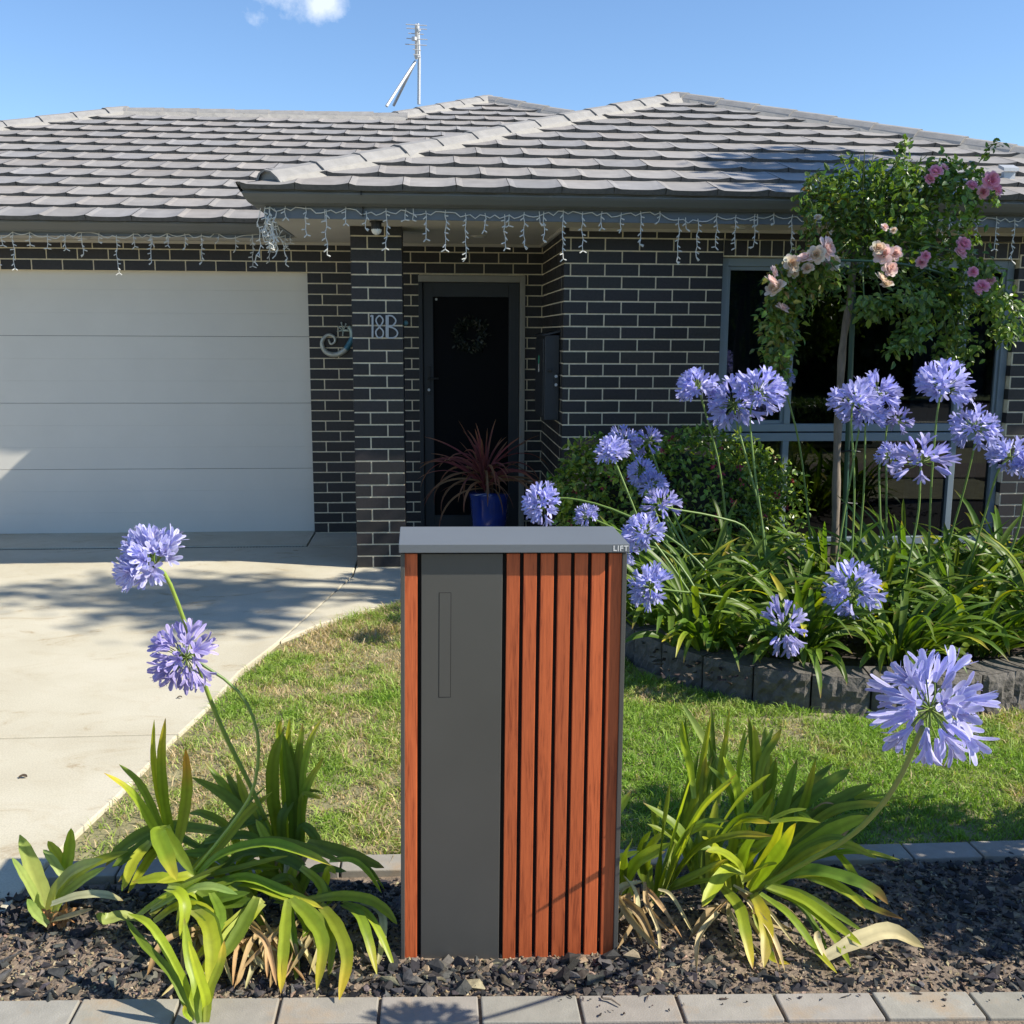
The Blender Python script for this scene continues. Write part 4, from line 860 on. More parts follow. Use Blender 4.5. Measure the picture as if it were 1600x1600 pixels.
p = MB(); p.ico((.197,6.95,SOF-.055), .034, (1,1,1), sub=3); p.build('dome', M_WHITE, cm, smooth=True)
for loc, lab in (((.013,7.9,SOF),'round flush downlight in the soffit left of the pillar'),((.905,7.9,SOF),'round flush downlight in the porch soffit before the front door'),((2.63,7.02,SOF),'round flush downlight in the eave above the window'),((-2.15,8.42,SOF),'round flush downlight in the eave over the garage door')):
    d = thing('downlight', lab, 'downlight', loc, 'downlights in the soffit')
    p = MB(); p.tube([(loc[0],loc[1],loc[2]),(loc[0],loc[1],loc[2]-.009)], [.062,.055], 24); p.build('trim', M_SOFFIT, d)
    p = MB(); p.tube([(loc[0],loc[1],loc[2]-.009),(loc[0],loc[1],loc[2]-.0105)], .040, 24); p.build('diffuser', M_WHITE, d)
wr = thing('door_wreath', 'dark leafy wreath hanging behind the mesh of the front door', 'wreath', (.867, 8.635, 1.66))
p = MB(); r = random.Random(4)
for i in range(420):
    a = r.uniform(0, 2*pi); rr_ = .098 + r.gauss(0, .020); c = Vector((.867+rr_*cos(a), 8.630+r.uniform(-.022,.010), 1.66+rr_*sin(a)))
    d = Vector((cos(a+r.uniform(-1,2)), r.uniform(-.8,.2), sin(a+r.uniform(-1,2)))).normalized(); s = d.cross(Vector((r.uniform(-1,1),1,r.uniform(-1,1)))).normalized()*.009
    p.add([c, c+d*.022+s, c+d*.042, c+d*.022-s], [(0,1,2,3)], jit((.022,.030,.022), .4, r))
p.build('leaves', M_LEAF, wr)
an = thing('tv_antenna', 'slim galvanised television antenna mast with braces on the roof ridge', 'antenna', (.42, 12.5, 4.33))
def AP(x, y, Y=12.5):
    d = _f + _R*((x-800)/1602.2) - _U*((y-800)/1602.2); return CAM_POS + d*(Y/d.y)
p = MB(); p.tube([AP(654.5,163), AP(655,92), AP(653,37)], [.019,.019,.017], 8); p.build('mast', M_STEEL, an)
for q in (AP(604,166,12.2), AP(615,165,12.9)):
    p = MB(); p.tube([AP(649,96), q], .017, 8); p.build('brace', M_STEEL, an)
p = MB(); p.tube([AP(650.5,38,12.1), AP(650.5,92,12.35)], .017, 6); p.tube([AP(651,47,12.12),AP(655,47)], .022, 6); p.tube([AP(650,88,12.3),AP(655,88)], .022, 6); p.tube([AP(647,58,12.1),AP(647,63,12.1)], .03, 6); p.build('boom', M_STEEL, an)
for y, l, rr2 in ((39,17,16),(45,16,16),(53,13,11),(61,16,17),(70,18,16),(78,6,7),(86,5,5)):
    p = MB(); p.tube([AP(651-l,y-1,12.2), AP(651+rr2,y+1,12.2)], .0055, 5); p.build('element', M_STEEL, an)
rv = MB(); rv.box(4.53, 4.64, 7.16, 7.24, 2.80, 2.822, fn=lambda x, y, z: (x, y, z+(y-7.16)*.4)); rv.box(4.545, 4.625, 7.18, 7.22, 2.74, 2.80)
tag(rv.build('roof_bracket', M_STEEL, origin=(4.58,7.2,2.8)), 'small pale metal bracket lying on the roof tiles behind the rose', 'bracket')
dr = MB(); dr.box(-6.4, -.47, 8.056, 8.094, -.06, -.022)
x = -6.4
while x < -.475: dr.box(x, x+.012, 8.058, 8.092, -.022, -.004); x += .024
tag(dr.build('channel_drain', M_BLACK, origin=(-3.4,8.075,0)), 'narrow black slotted channel drain across the drive before the garage door', 'drain')

# icicle fairy lights
def lights(name, label, x0, x1, y, zc, seed, step=.125):
    r = random.Random(seed); t = thing(name, label, 'fairy lights', ((x0+x1)/2, y, zc), 'icicle lights along the eaves')
    n = int((x1-x0)/step); step = (x1-x0)/n; nodes = []
    for i in range(n+1): nodes.append(Vector((x0+i*step, y, zc + r.uniform(-.012,.012) - (.03 if r.random() < .2 else 0))))
    path = []
    for a, b in zip(nodes[:-1], nodes[1:]):
        for k in range(4):
            q = k/4; p = a.lerp(b, q); p.z += -.018*sin(pi*q)*(1 if r.random() < .7 else -.4); path.append(p)
    path.append(nodes[-1])
    m = MB(); m.tube(path, .0036, 5)
    m.build('cable', M_LIGHTWIRE, t)
    for i, a in enumerate(nodes):
        ln = [.21,.07,.18,.06,.25,.09][(i+r.randint(0,1)) % 6]*r.uniform(.85,1.15)
        for rep in range(1 if r.random() < .7 else 2):
            s = MB(); q = a + Vector((r.uniform(-.03,.06)*rep, -.004, .014)); pts = [q.copy()]; z = 0
            lnn = ln if rep == 0 else .055
            while z < lnn:
                z += .035; pts.append(q + Vector((r.uniform(-.007,.007), r.uniform(-.01,.004), -z)))
            s.tube(pts, .0029, 5)
            for j, c in enumerate(pts[1:]):
                for e in range(1 if j < len(pts)-2 else 2):
                    dv = Vector((r.choice((-1,1))*r.uniform(.6,1), r.uniform(-.4,.2), r.uniform(-1.1,-.1))).normalized()
                    s.tube([c, c+dv*.012, c+dv*r.uniform(.022,.032)], [.0026,.0044,.0040], 5)
            s.build('strand', M_LIGHTWIRE, t)
    return t
lights('icicle_lights', 'white icicle lights along the porch fascia from the corner to the rose', -.49, 6.2, 6.806, 2.437, 5)
gl = lights('icicle_lights', 'white icicle lights along the garage fascia', -6.0, -.56, 8.206, 2.405, 9)
r = random.Random(77)
tangle = MB()
for k in range(14):
    c = Vector((-.49+r.uniform(-.03,.06), 6.80+r.uniform(-.02,.25), 2.44)); pts = [c]
    for j in range(r.randint(5,9)): pts.append(pts[-1]+Vector((r.uniform(-.02,.02), r.uniform(-.02,.02), -r.uniform(.02,.045))))
    tangle.tube(pts, .003, 5)
    for q in pts[2:]: tangle.tube([q, q+Vector((r.uniform(-1,1), r.uniform(-.5,.5), r.uniform(-1,.3))).normalized()*.028], .0034, 5)
tag(tangle.build('light_tangle', M_LIGHTWIRE, origin=(-.48,6.85,2.4)), 'bunched tangle of white light cord hanging at the porch eave corner', 'fairy lights')
# ---------------------------------------------------------------- parcel letterbox
BX0, BW, BH, BY = .474, .58, 1.122, 2.53
mbx = thing('parcel_letterbox', 'grey metal parcel letterbox faced with red timber slats, standing in the mulch strip', 'letterbox', (BX0+BW/2, BY+.12, 0))
def lean(x, y, z): return (x - .016*(1-max(0,z)/BH)*max(0, 1-(x-BX0)/BW), y - .043*(x-BX0), z)
def px(v): return BX0 + (v-623.2)/358.0*BW
ZB = -.05
p = MB()
p.box(BX0+.004, BX0+.0145, BY+.012, BY+.235, ZB, BH-.002, fn=lean); p.box(BX0+BW-.0145, BX0+BW-.003, BY+.012, BY+.235, ZB, BH-.002, fn=lean)
p.box(BX0+.0145, BX0+BW-.0145, BY+.225, BY+.235, ZB, BH-.002, fn=lean)
p.build('body', M_BOXMETAL, mbx, bevel=.0012)
p = MB(); p.box(BX0+.0145, BX0+BW-.0145, BY+.036, BY+.046, ZB, BH-.004, fn=lean); p.build('backing_panel', M_GAP, mbx)
FY = BY+.0195
def slat(a, b):
    p = MB(); p.box(px(a), px(b), FY, FY+.016, ZB, BH-.004, fn=lean); p.build('slat', M_WOOD, mbx, bevel=.0012)
slat(631.2, 651.6)
for i in range(7): slat(791.2+26.75*i, 811.8+26.75*i)
p = MB(); p.box(px(657.8), px(784.8), FY-.001, FY+.016, ZB, BH-.004, fn=lean); door = p.build('door', M_BOXMETAL, mbx, bevel=.0012)
sx0, sx1, sz0, sz1 = px(686.3), px(703.8), .739, 1.016
g = MB(); g.box(sx0-.0014, sx1+.0014, FY-.0013, FY-.0004, sz0-.0014, sz1+.0014, fn=lean); g.build('flap_groove', M_GAP, door)
g = MB(); g.box(sx0, sx1, FY-.0017, FY-.0002, sz0, sz1, fn=lean); g.build('flap', M_BOXMETAL, door)
p = MB()
za, zb = BH+.002, BH+.0245
v = [(BX0,BY,za),(BX0+BW,BY,za),(BX0+BW-.001,BY+.24,za),(BX0-.004,BY+.24,za),(BX0,BY,zb),(BX0+BW,BY,zb),(BX0+BW-.001,BY+.24,zb),(BX0-.004,BY+.24,zb)]
p.add([(a, b-.043*(a-BX0), c) for a, b, c in v], [(0,3,2,1),(4,5,6,7),(0,1,5,4),(1,2,6,5),(2,3,7,6),(3,0,4,7)])
lid = p.build('lid', M_LID, mbx, bevel=.0016)
cu = bpy.data.curves.new('lettering', 'FONT'); cu.body = 'LIFT'; cu.size = .0195; cu.extrude = .0003; cu.space_character = 1.12; cu.offset = .0004
to = bpy.data.objects.new('lettering', cu); COL.objects.link(to)
bpy.context.view_layer.update(); dg = bpy.context.evaluated_depsgraph_get()
me = bpy.data.meshes.new_from_object(to.evaluated_get(dg)); bpy.data.objects.remove(to)
wd = max(q.co.x for q in me.vertices)
me.transform(Matrix.Translation(Vector((px(979.5)-wd, BY-.0004, za+.0045))) @ Matrix.Rotation(pi/2, 4, 'X'))
for q in me.vertices: q.co.y -= .043*(q.co.x-BX0)
me.transform(Matrix.Translation(-world_loc(lid)-mbx.location if lid.parent is None else -mbx.location))
me.materials.clear(); me.materials.append(M_LETTER)
lo_ = bpy.data.objects.new('lettering', me); COL.objects.link(lo_); lo_.parent = lid

# ---------------------------------------------------------------- edging pavers and garden blocks
def paver(name, x0, x1, y0, y1, z, label, group, r, yaw=.006):
    m = MB(); a = r.uniform(-yaw, yaw); cx, cy = (x0+x1)/2, (y0+y1)/2; dz = r.uniform(-.0015, .0015); tl = r.uniform(-.003, .003)
    m.box(x0, x1, y0, y1, z-.08, z, jit((1,1,1), .07, r), fn=lambda x, y, q: (cx+(x-cx)*cos(a)-(y-cy)*sin(a), cy+(x-cx)*sin(a)+(y-cy)*cos(a), q+dz+(x-cx)*tl))
    o = m.build(name, M_PAVER, origin=(cx,cy,z), bevel=.004)
    return tag(o, label, 'paver', group)
r = random.Random(41)
def yf(x): return 2.437 - .0547*(x+.544)        # back of the front row
def yb(x): return 3.092 - .0226*(x-.391)        # lawn side of the rear row
def skew(o, k): 
    for v in o.data.vertices: v.co.y += k*v.co.x
X = -1.345
while X < 3.0:
    ym = yf(X+.125); o = paver('edging_paver', X+.004, X+.2475, ym-.103, ym, 0.0, 'grey concrete edging paver in the front row along the mulch strip', 'front edging pavers', r); skew(o, -.0547); X += .2515
X = -.66
while X < 3.6:
    ym = yb(X+.115); o = paver('edging_paver', X+.003, X+.226, ym-.100, ym, .012, 'grey concrete edging paver in the rear row between mulch and lawn', 'rear edging pavers', r); skew(o, -.0226); X += .2295
sheet('paver_bedding', [(-1.6,2.2),(3.3,1.96),(3.3,2.26),(-1.6,2.50)], -.010, M_SOIL, .04)
sheet('gutter_strip', [(-60,1.2),(60,1.2),(60,2.60),(-60,2.60)], -.045, M_SOIL, .05)
# rock-face blocks along the bed
def along(line, step):
    P = [Vector((x, y)) for x, y in line]; out = [P[0].copy()]; i = 0; cur = P[0].copy()
    while i < len(P)-1:
        d = (P[i+1]-cur).length
        need = step - (0 if not out else 0)
        # march so that chord to the last point equals step
        seg = P[i+1]-P[i]; found = False
        for k in range(201):
            q = P[i] + seg*(k/200)
            if (q-out[-1]).length >= step and (k/200*seg.length) >= (cur-P[i]).length-1e-6:
                out.append(q); cur = q; found = True; break
        if not found: i += 1; cur = P[min(i, len(P)-1)].copy()
        if len(out) > 60: break
    return out
bp = along(BED_LINE, .262); r = random.Random(6)
for i, (a, b) in enumerate(zip(bp[:-1], bp[1:])):
    d = (b-a).normalized(); nrm = Vector((d.y, -d.x)); L0 = (b-a).length - .009; c = a + d*.0045
    m = MB(); nx, nz = 12, 7; z0, z1 = -.05, .150+r.uniform(-.004,.004)
    fr = []
    for kz in range(nz+1):
        for kx in range(nx+1):
            u, w = kx/nx, kz/nz
            e = min(u, 1-u)*nx; e2 = (nz-kz)
            bulge = .020*min(1, e/1.3)*min(1, (e2+.2)/1.3) + (r.uniform(-.008,.010) if 0 < kx < nx and kz < nz else 0)
            q = c + d*(L0*u) + nrm*bulge; fr.append((q.x, q.y, lerp(z0, z1, w)))
    fs = [(kz*(nx+1)+kx, kz*(nx+1)+kx+1, (kz+1)*(nx+1)+kx+1, (kz+1)*(nx+1)+kx) for kz in range(nz) for kx in range(nx)]
    m.add(fr, fs, (1,1,1))
    bk = [c - nrm*.17 + d*.012, c + d*L0 - nrm*.17 - d*.012]; o = len(m.v)
    q0, q1 = c, c+d*L0
    tv = [(q0.x,q0.y,z1),(q1.x,q1.y,z1),(bk[1].x,bk[1].y,z1),(bk[0].x,bk[0].y,z1),(q0.x,q0.y,z0),(q1.x,q1.y,z0),(bk[1].x,bk[1].y,z0),(bk[0].x,bk[0].y,z0)]
    m.add(tv, [(0,1,2,3),(1,5,6,2),(3,2,6,7),(0,3,7,4)], (1,1,1))
    ob = m.build('retaining_block', M_BLOCK, origin=(c.x+d.x*L0/2, c.y+d.y*L0/2, 0))
    tag(ob, 'charcoal rock faced block in the curved edging of the raised garden bed', 'garden block', 'blocks edging the garden bed')

# ---------------------------------------------------------------- mulch
HULLS = []
def make_hulls():
    r = random.Random(99)
    for k in range(48):
        bm = bmesh.new()
        for i in range(r.randint(8, 12)):
            d = rdir(r); q = max(abs(d.x), abs(d.y), abs(d.z))*r.uniform(.95,1.5); bm.verts.new((d.x/q, d.y/q, d.z/q))
        g = bmesh.ops.convex_hull(bm, input=bm.verts)
        bmesh.ops.delete(bm, geom=[v for v in bm.verts if not v.link_faces], context='VERTS')
        bm.verts.index_update(); HULLS.append(([v.co.copy() for v in bm.verts], [tuple(v.index for v in f.verts) for f in bm.faces])); bm.free()
def rdir(r): 
    z = r.uniform(-1,1); a = r.uniform(0,6.28); s = math.sqrt(1-z*z); return Vector((s*cos(a), s*sin(a), z))
make_hulls()
def chip(m, c, sx, sy, sz, q, col, r):
    hv, hf = HULLS[r.randrange(48)]
    m.add([c + q @ Vector((v.x*sx, v.y*sy, v.z*sz)) for v in hv], hf, col)
mu = MB(); r = random.Random(55)
def mulch_chip(x, y, big=1.0):
    if BX0-.02 < x < BX0+BW+.01 and BY-.002 < y+.043*(x-BX0) < BY+.24: return
    L_ = r.choice((.006,.008,.010,.013,.017,.024))*r.uniform(.7,1.15)*big; wv = L_*r.choice((.2,.35,.5,.7,.85))*r.uniform(.8,1.2); t = L_*r.uniform(.16,.55)
    q = Quaternion((0,0,1), r.uniform(0,6.28)) @ Quaternion((r.uniform(-1,1), r.uniform(-1,1), 0), r.gauss(0, .42))
    k = r.random()
    col = (.032,.031,.033) if k < .42 else (.060,.058,.058) if k < .68 else (.105,.098,.092) if k < .82 else (.085,.070,.058) if k < .94 else (.25,.20,.135)
    chip(mu, Vector((x, y, mulch_z(x, y) + t*.55 + (r.uniform(0,.010) if r.random() < .35 else 0))), L_, wv, t, q, jit(col, .25, r), r)
for i in range(10500):
    x = r.uniform(-.85, 2.75); y = r.uniform(yf(x)+.006, 2.965)
    dens = .62 + .38*sin(x*4+1)*sin(y*11+x*2)
    if .95 < x < 2.0 and y > 2.44: dens *= .55
    if x > 2.0: dens = .95
    if .4 < x < 1.06 and y < 2.56: dens = 1.2
    if r.random() < dens: mulch_chip(x, y)
for i in range(330):        # a thicker bank of chunks in front of the letterbox
    mulch_chip(r.uniform(.30, 1.10), r.uniform(2.40, 2.528), 1.35)
for i in range(150): mulch_chip(r.uniform(-.8, .3), r.uniform(2.455, 2.6), 1.45)
for i in range(46):
    x = r.uniform(.85, 2.1); y = yf(x) - abs(r.gauss(0, .04))
    t = .003; chip(mu, Vector((x, y, .004)), r.choice((.003,.004,.006,.009,.016)), r.uniform(.002,.005), t*r.uniform(.5,1), Quaternion((0,0,1), r.uniform(0,6.28)), jit((.06,.05,.045), .4, r), r)
for i in range(11000):       # fine crumbs of soil and bark
    x = r.uniform(-.8, 2.6); y = r.uniform(yf(x)-.004, 2.96); t = r.uniform(.002,.005)
    chip(mu, Vector((x, y, mulch_z(x, y)+t*.6)), t*r.uniform(1,2.6), t, t, Quaternion((0,0,1), r.uniform(0,6.28)), jit(r.choice(((.25,.19,.13),(.16,.12,.085),(.06,.05,.045),(.33,.27,.18))), .3, r), r)
tag(mu.build('bark_mulch', M_CHIP), 'black and grey bark mulch chips spread between the two rows of edging', 'mulch', kind='stuff')
bmu = MB()
for i in range(1500):
    x = r.uniform(1.6, 5.0); y = r.uniform(4.35, 6.2); t = .006
    chip(bmu, Vector((x, y, .118)), r.uniform(.01,.03), r.uniform(.006,.012), t, Quaternion((0,0,1), r.uniform(0,6.28)) @ Quaternion((1,0,0), r.gauss(0,.3)), jit((.05,.04,.033), .4, r), r)
tag(bmu.build('bed_mulch', M_CHIP), 'dark bark litter under the plants in the raised bed', 'mulch', kind='stuff')
for i, (a, b, lab) in enumerate((((-.33,2.575,.015),(-.14,2.50,.012),'thin grey twig lying on the mulch beside the left agapanthus'), ((.98,2.33,.006),(1.02,2.30,.005),'tiny dark twig lying on the front edging pavers'))):
    m = MB(); A_, B_ = Vector(a), Vector(b); m.tube([A_, A_.lerp(B_,.4)+Vector((.004,.004,.003)), B_], [.005,.0045,.003] if i == 0 else [.003,.003,.002], 6)
    tag(m.build('twig', M_BARK, origin=a), lab, 'twig')

# ---------------------------------------------------------------- lawn
def inside(x, y, poly):
    res = np.zeros(len(x), bool); n = len(poly)
    for i in range(n):
        x1, y1 = poly[i]; x2, y2 = poly[(i+1) % n]
        c = ((y1 > y) != (y2 > y)) & (x < (x2-x1)*(y-y1)/(y2-y1+1e-12)+x1); res ^= c
    return res
LAWN = [(-.66,3.085),(-.575,3.62),(-.445,4.5),(-.39,5.0),(-.27,5.49),(-.07,5.84),(.34,6.30),(1.35,6.34),(1.46,5.62),(1.52,5.25),(1.60,4.90),(1.77,4.64),(2.0,4.43),(2.27,4.285),(2.58,4.215),(2.9,4.205),(3.25,4.27),(3.6,4.4),(6,4.9),(6,3.085)]
rng = np.random.default_rng(5)
def waves(x, y, seed, base):
    g = np.random.default_rng(seed); v = np.zeros_like(x)
    for k in range(7):
        a = g.uniform(0, 6.28); f = base*g.uniform(.6, 2.6); v += np.sin((x*np.cos(a)+y*np.sin(a))*f + g.uniform(0, 6.28))
    return v/3.2
NB = 250000
gx = rng.uniform(-.7, 4.4, NB); gy = rng.uniform(3.07, 6.35, NB)
ok = inside(gx, gy, LAWN)
dry = np.clip(.52 + .40*waves(gx, gy, 2, 3.2) + .34*waves(gx, gy, 6, 13) - .36*np.clip((gx-.55)/.7, 0, 1) + .12*(gx < .5), 0, 1)
for cx, cy, rad, s in ((-.16,4.72,.22,1.0),(.16,4.74,.16,1.0),(-.50,3.6,.2,.6),(-.48,3.2,.25,.6),(.1,3.15,.2,.35),(1.2,3.12,.22,.4),(1.62,3.13,.12,.5)):
    dry = np.maximum(dry, s*np.exp(-(((gx-cx)/rad)**2 + ((gy-cy)/(rad*.7))**2)))
bare = np.zeros(NB)
for cx, cy, rx, ry in ((-.56,3.35,.13,.28),(-.50,3.75,.08,.2),(.05,3.12,.3,.05),(1.55,3.13,.35,.05),(-.42,4.3,.05,.3),(2.2,4.24,.5,.04)):
    bare = np.maximum(bare, np.exp(-(((gx-cx)/rx)**2 + ((gy-cy)/ry)**2)))
ok &= rng.random(NB) > bare*.8
ok &= rng.random(NB) < np.where(dry > .65, .55, 1.0)
gx, gy, dry = gx[ok], gy[ok], dry[ok]; n = len(gx)
hgt = rng.uniform(.013, .042, n)*(1.0+.30*waves(gx, gy, 9, 6)+.38*waves(gx, gy, 10, 22)) * np.where(dry > .7, .7, 1)
tall = (gy > 5.6) & (gx < 1.2); hgt = np.where(tall, hgt*1.7, hgt); hgt = np.clip(hgt, .008, .08)
nearblk = rng.random(n) < .01; hgt = np.where(nearblk, hgt*1.9, hgt)
az = rng.uniform(0, 2*np.pi, n); ln = rng.uniform(.3, 2.0, n)
wd = rng.uniform(.0014, .0029, n)
dx, dy = np.cos(az), np.sin(az)
sa = rng.uniform(0, 2*np.pi, n); sxv, syv = np.cos(sa), np.sin(sa)
P0 = np.stack([gx, gy, np.full(n, -.018)], 1)
def pts(h, l, w, s): return np.stack([gx+dx*l*hgt+s*sxv*w, gy+dy*l*hgt+s*syv*w, -.018+h*hgt], 1)
V = np.stack([pts(0,0,wd,-1), pts(0,0,wd,1), pts(.62,.35*ln,wd*.85,1), pts(.62,.35*ln,wd*.85,-1), pts(np.clip(1.05-.25*ln,.45,1),.95*ln,wd*0,0)], 1).reshape(-1, 3)
base = np.arange(n)*5
quads = np.stack([base, base+1, base+2, base+3], 1); tris = np.stack([base+3, base+2, base+4], 1)
g1 = np.array([.265,.42,.052]); g2 = np.array([.37,.44,.12]); g3 = np.array([.58,.45,.27]); g4 = np.array([.16,.28,.042])
rn = rng.random(n)[:, None]; d = dry[:, None]
C = g1*(1-rn)+g4*rn; C = C*(1-np.clip(d*1.6,0,1)*.75) + g2*np.clip(d*1.6,0,1)*.75
isdry = rng.random(n) < np.clip(d[:,0]*1.35-.45, .02, .95); C[isdry] = g3*rng.uniform(.6,1.15,(isdry.sum(),1))
C *= rng.uniform(.75, 1.3, (n,1)); CC = np.ones((n*5, 4), np.float32); CC[:, :3] = np.repeat(C, 5, 0)
me = bpy.data.meshes.new('lawn_grass'); me.vertices.add(n*5); me.vertices.foreach_set('co', V.astype(np.float32).ravel())
loops = np.concatenate([quads.ravel(), tris.ravel()]).astype(np.int32); me.loops.add(len(loops)); me.loops.foreach_set('vertex_index', loops)
me.polygons.add(2*n); st = np.concatenate([np.arange(n)*4, 4*n+np.arange(n)*3]).astype(np.int32); me.polygons.foreach_set('loop_start', st)
me.update(calc_edges=True); me.validate()
at = me.color_attributes.new('Col', 'FLOAT_COLOR', 'POINT'); at.data.foreach_set('color', CC.ravel()); me.materials.append(M_GRASS)
go = bpy.data.objects.new('lawn_grass', me); COL.objects.link(go)
tag(go, 'short patchy lawn of green and straw coloured grass before the house', 'grass', kind='stuff')

# ---------------------------------------------------------------- plants
KIND = {  # base, middle, tip colours of a strap leaf
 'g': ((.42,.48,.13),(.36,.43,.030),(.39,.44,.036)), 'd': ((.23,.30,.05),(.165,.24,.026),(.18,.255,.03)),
 'y': ((.28,.36,.06),(.27,.36,.03),(.56,.49,.05)), 'Y': ((.24,.33,.05),(.52,.50,.05),(.58,.50,.12)),
 'o': ((.28,.36,.06),(.27,.34,.035),(.55,.30,.05)), 'p': ((.52,.52,.24),(.36,.43,.12),(.26,.36,.09)),
 't': ((.45,.34,.18),(.42,.31,.16),(.36,.25,.12)), 'c': ((.62,.56,.34),(.60,.53,.30),(.50,.42,.20)),
 'b': ((.24,.33,.05),(.19,.29,.03),(.40,.22,.07)), 'm': ((.17,.24,.05),(.10,.18,.024),(.115,.20,.028)), 'x': ((.09,.07,.05),(.12,.09,.065),(.08,.06,.045)), 'r': ((.24,.05,.055),(.25,.075,.075),(.36,.17,.09)), 'k': ((.17,.12,.05),(.30,.17,.09),(.22,.10,.07))}
def strap(m, pts, w, kind, r, n=11, fold=.16, twist=.45, upness=.55, tip=.55):
    P = spline(pts, n); kb_, km, kt = KIND[kind]; kk = r.uniform(.82, 1.2); hue = r.uniform(-.12, .12); vs = []; cs = []
    r2_ = r.random(); tw0 = r.uniform(-twist, twist); tw1 = r.uniform(-twist, twist)
    for i, p in enumerate(P):
        t = (P[min(i+1,n)]-P[max(i-1,0)])
        t = t.normalized() if t.length > 1e-7 else Vector((0,0,1))
        nn = ((CAM_POS-p).normalized()*(1-upness) + Vector((0,0,1))*upness)
        s = t.cross(nn)
        s = s.normalized() if s.length > 1e-3 else t.orthogonal().normalized()
        s = Quaternion(t, lerp(tw0, tw1, i/n)) @ s; up = s.cross(t)
        q = i/n; wv = w*(.62+.38*min(1, q/.3))*(1 if q < tip else max(0, 1-((q-tip)/(1-tip))**2)**.62)*.5
        if i == n: wv = w*.03
        wob = 1+.06*sin(i*1.9+kk*20)
        vs += [p-s*wv*wob+up*wv*fold, p-s*wv*wob*.5+up*wv*fold*.15, p-up*wv*fold*.7, p+s*wv*wob*.5+up*wv*fold*.15, p+s*wv*wob+up*wv*fold]
        c = mixc(kb_, km, min(1, q/.22)) if q < .66 else mixc(km, kt, min(1, (q-.66)/.22))
        if q > .93 and r2_ < .45: c = mixc(c, (.34,.20,.08), .8)
        c = (c[0]*kk*(1+hue), c[1]*kk, c[2]*kk)
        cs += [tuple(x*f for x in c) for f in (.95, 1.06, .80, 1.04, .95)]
    fs = []
    for i in range(n):
        for k in range(4): fs.append((i*5+k, i*5+k+1, (i+1)*5+k+1, (i+1)*5+k))
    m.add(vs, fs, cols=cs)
def floret(m, c, d, R, r, state, cols, fine):
    d = d.normalized(); a = d.orthogonal().normalized(); b = d.cross(a); k = R/.11
    bend = Vector((r.uniform(-1,1), r.uniform(-1,1), r.uniform(-1,.4)))*.16
    j = c + d*R*.53; ped = [c, c+d*R*.27+bend*R*.3, j]
    gcol = jit((.17,.25,.05), .2, r); m.tube(ped, [.0016*k]*3, 4, gcol, 1, cap=False)
    d2 = (d+bend*.8+Vector((0,0,-.10))).normalized(); a = d2.orthogonal().normalized(); b = d2.cross(a)
    Ln = R*.48*r.uniform(.88,1.1); ph = r.uniform(0, 6.28)
    if state == 'open': rows = ((0,.0030,.0030),(.42,.0068,.0062),(.68,.0130,.0088),(.88,.0230,.0084),(.97,.0285,.0056),(1.0,.0305,.0012))
    elif state == 'half': rows = ((0,.0035,.0030),(.4,.0065,.0055),(.78,.0105,.0068),(1.02,.0150,.0046),(1.10,.0168,.0008))
    else: rows = ((0,.0025,.0028),(.35,.0050,.0046),(.65,.0064,.0052),(.90,.0042,.0034),(1.0,.0010,.0006))
    shade = r.uniform(.80, 1.22)
    for q in range(6):
        f = ph + q*pi/3; e = a*cos(f)+b*sin(f); s = d2.cross(e); vs = []; cs = []
        cur = r.uniform(.85, 1.2)
        for h, rad, wv in rows:
            wv = wv*.80; p = j + d2*Ln*h + e*rad*k*(cur if rad > .01 else 1); wv *= k
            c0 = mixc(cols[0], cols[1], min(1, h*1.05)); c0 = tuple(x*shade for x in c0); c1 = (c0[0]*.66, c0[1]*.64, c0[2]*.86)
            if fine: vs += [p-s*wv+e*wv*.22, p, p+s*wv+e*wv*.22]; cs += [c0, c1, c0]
            else: vs += [p-s*wv, p+s*wv]; cs += [c0, c0]
        w_ = 3 if fine else 2; fs = []
        for i in range(len(rows)-1):
            for z in range(w_-1): fs.append((i*w_+z, i*w_+z+1, (i+1)*w_+z+1, (i+1)*w_+z))
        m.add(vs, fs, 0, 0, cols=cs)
    if state == 'open':
        for q in range(3):
            f = ph + q*2.1; e = a*cos(f)+b*sin(f)
            m.tube([j+d2*Ln*.45, j+d2*Ln*.98+e*.007*k, j+d2*Ln*1.08+e*.011*k], [.0006*k,.0006*k,.0011*k], 3, (.42,.36,.55), 0, cap=False)
def head_mesh(name, R, nfl, seed, cols, axis=Vector((0,0,1)), open_=.62, half=.26, lo=-.55, fine=False, bias=None, biasw=0):
    m = MB(); r = random.Random(seed); q = Vector((0,0,1)).rotation_difference(axis.normalized())
    for i in range(nfl):
        z = 1-(i+.5)/nfl*(1-lo); th = i*2.39996 + r.uniform(-.35,.35); z = max(-1, min(1, z + r.uniform(-.13,.13))); s = math.sqrt(1-z*z)
        d = q @ Vector((s*cos(th), s*sin(th), z))
        if bias is not None: d = (d + bias*biasw).normalized()
        k = r.random(); st_ = 'open' if k < open_ else 'half' if k < open_+half else 'bud'
        floret(m, Vector((0,0,0)), d, R*r.uniform(.80,1.06), r, st_, cols, fine)
    m.ico((0,0,0), R*.06, (.20,.26,.06), 1, sub=1)
    o = m.build(name, [M_PETAL, M_STEM], smooth=True); return o
BLUE = ((.66,.65,.88),(.45,.455,.80)); PALE = ((.76,.75,.89),(.66,.66,.87)); FADED = ((.66,.60,.80),(.52,.46,.74))
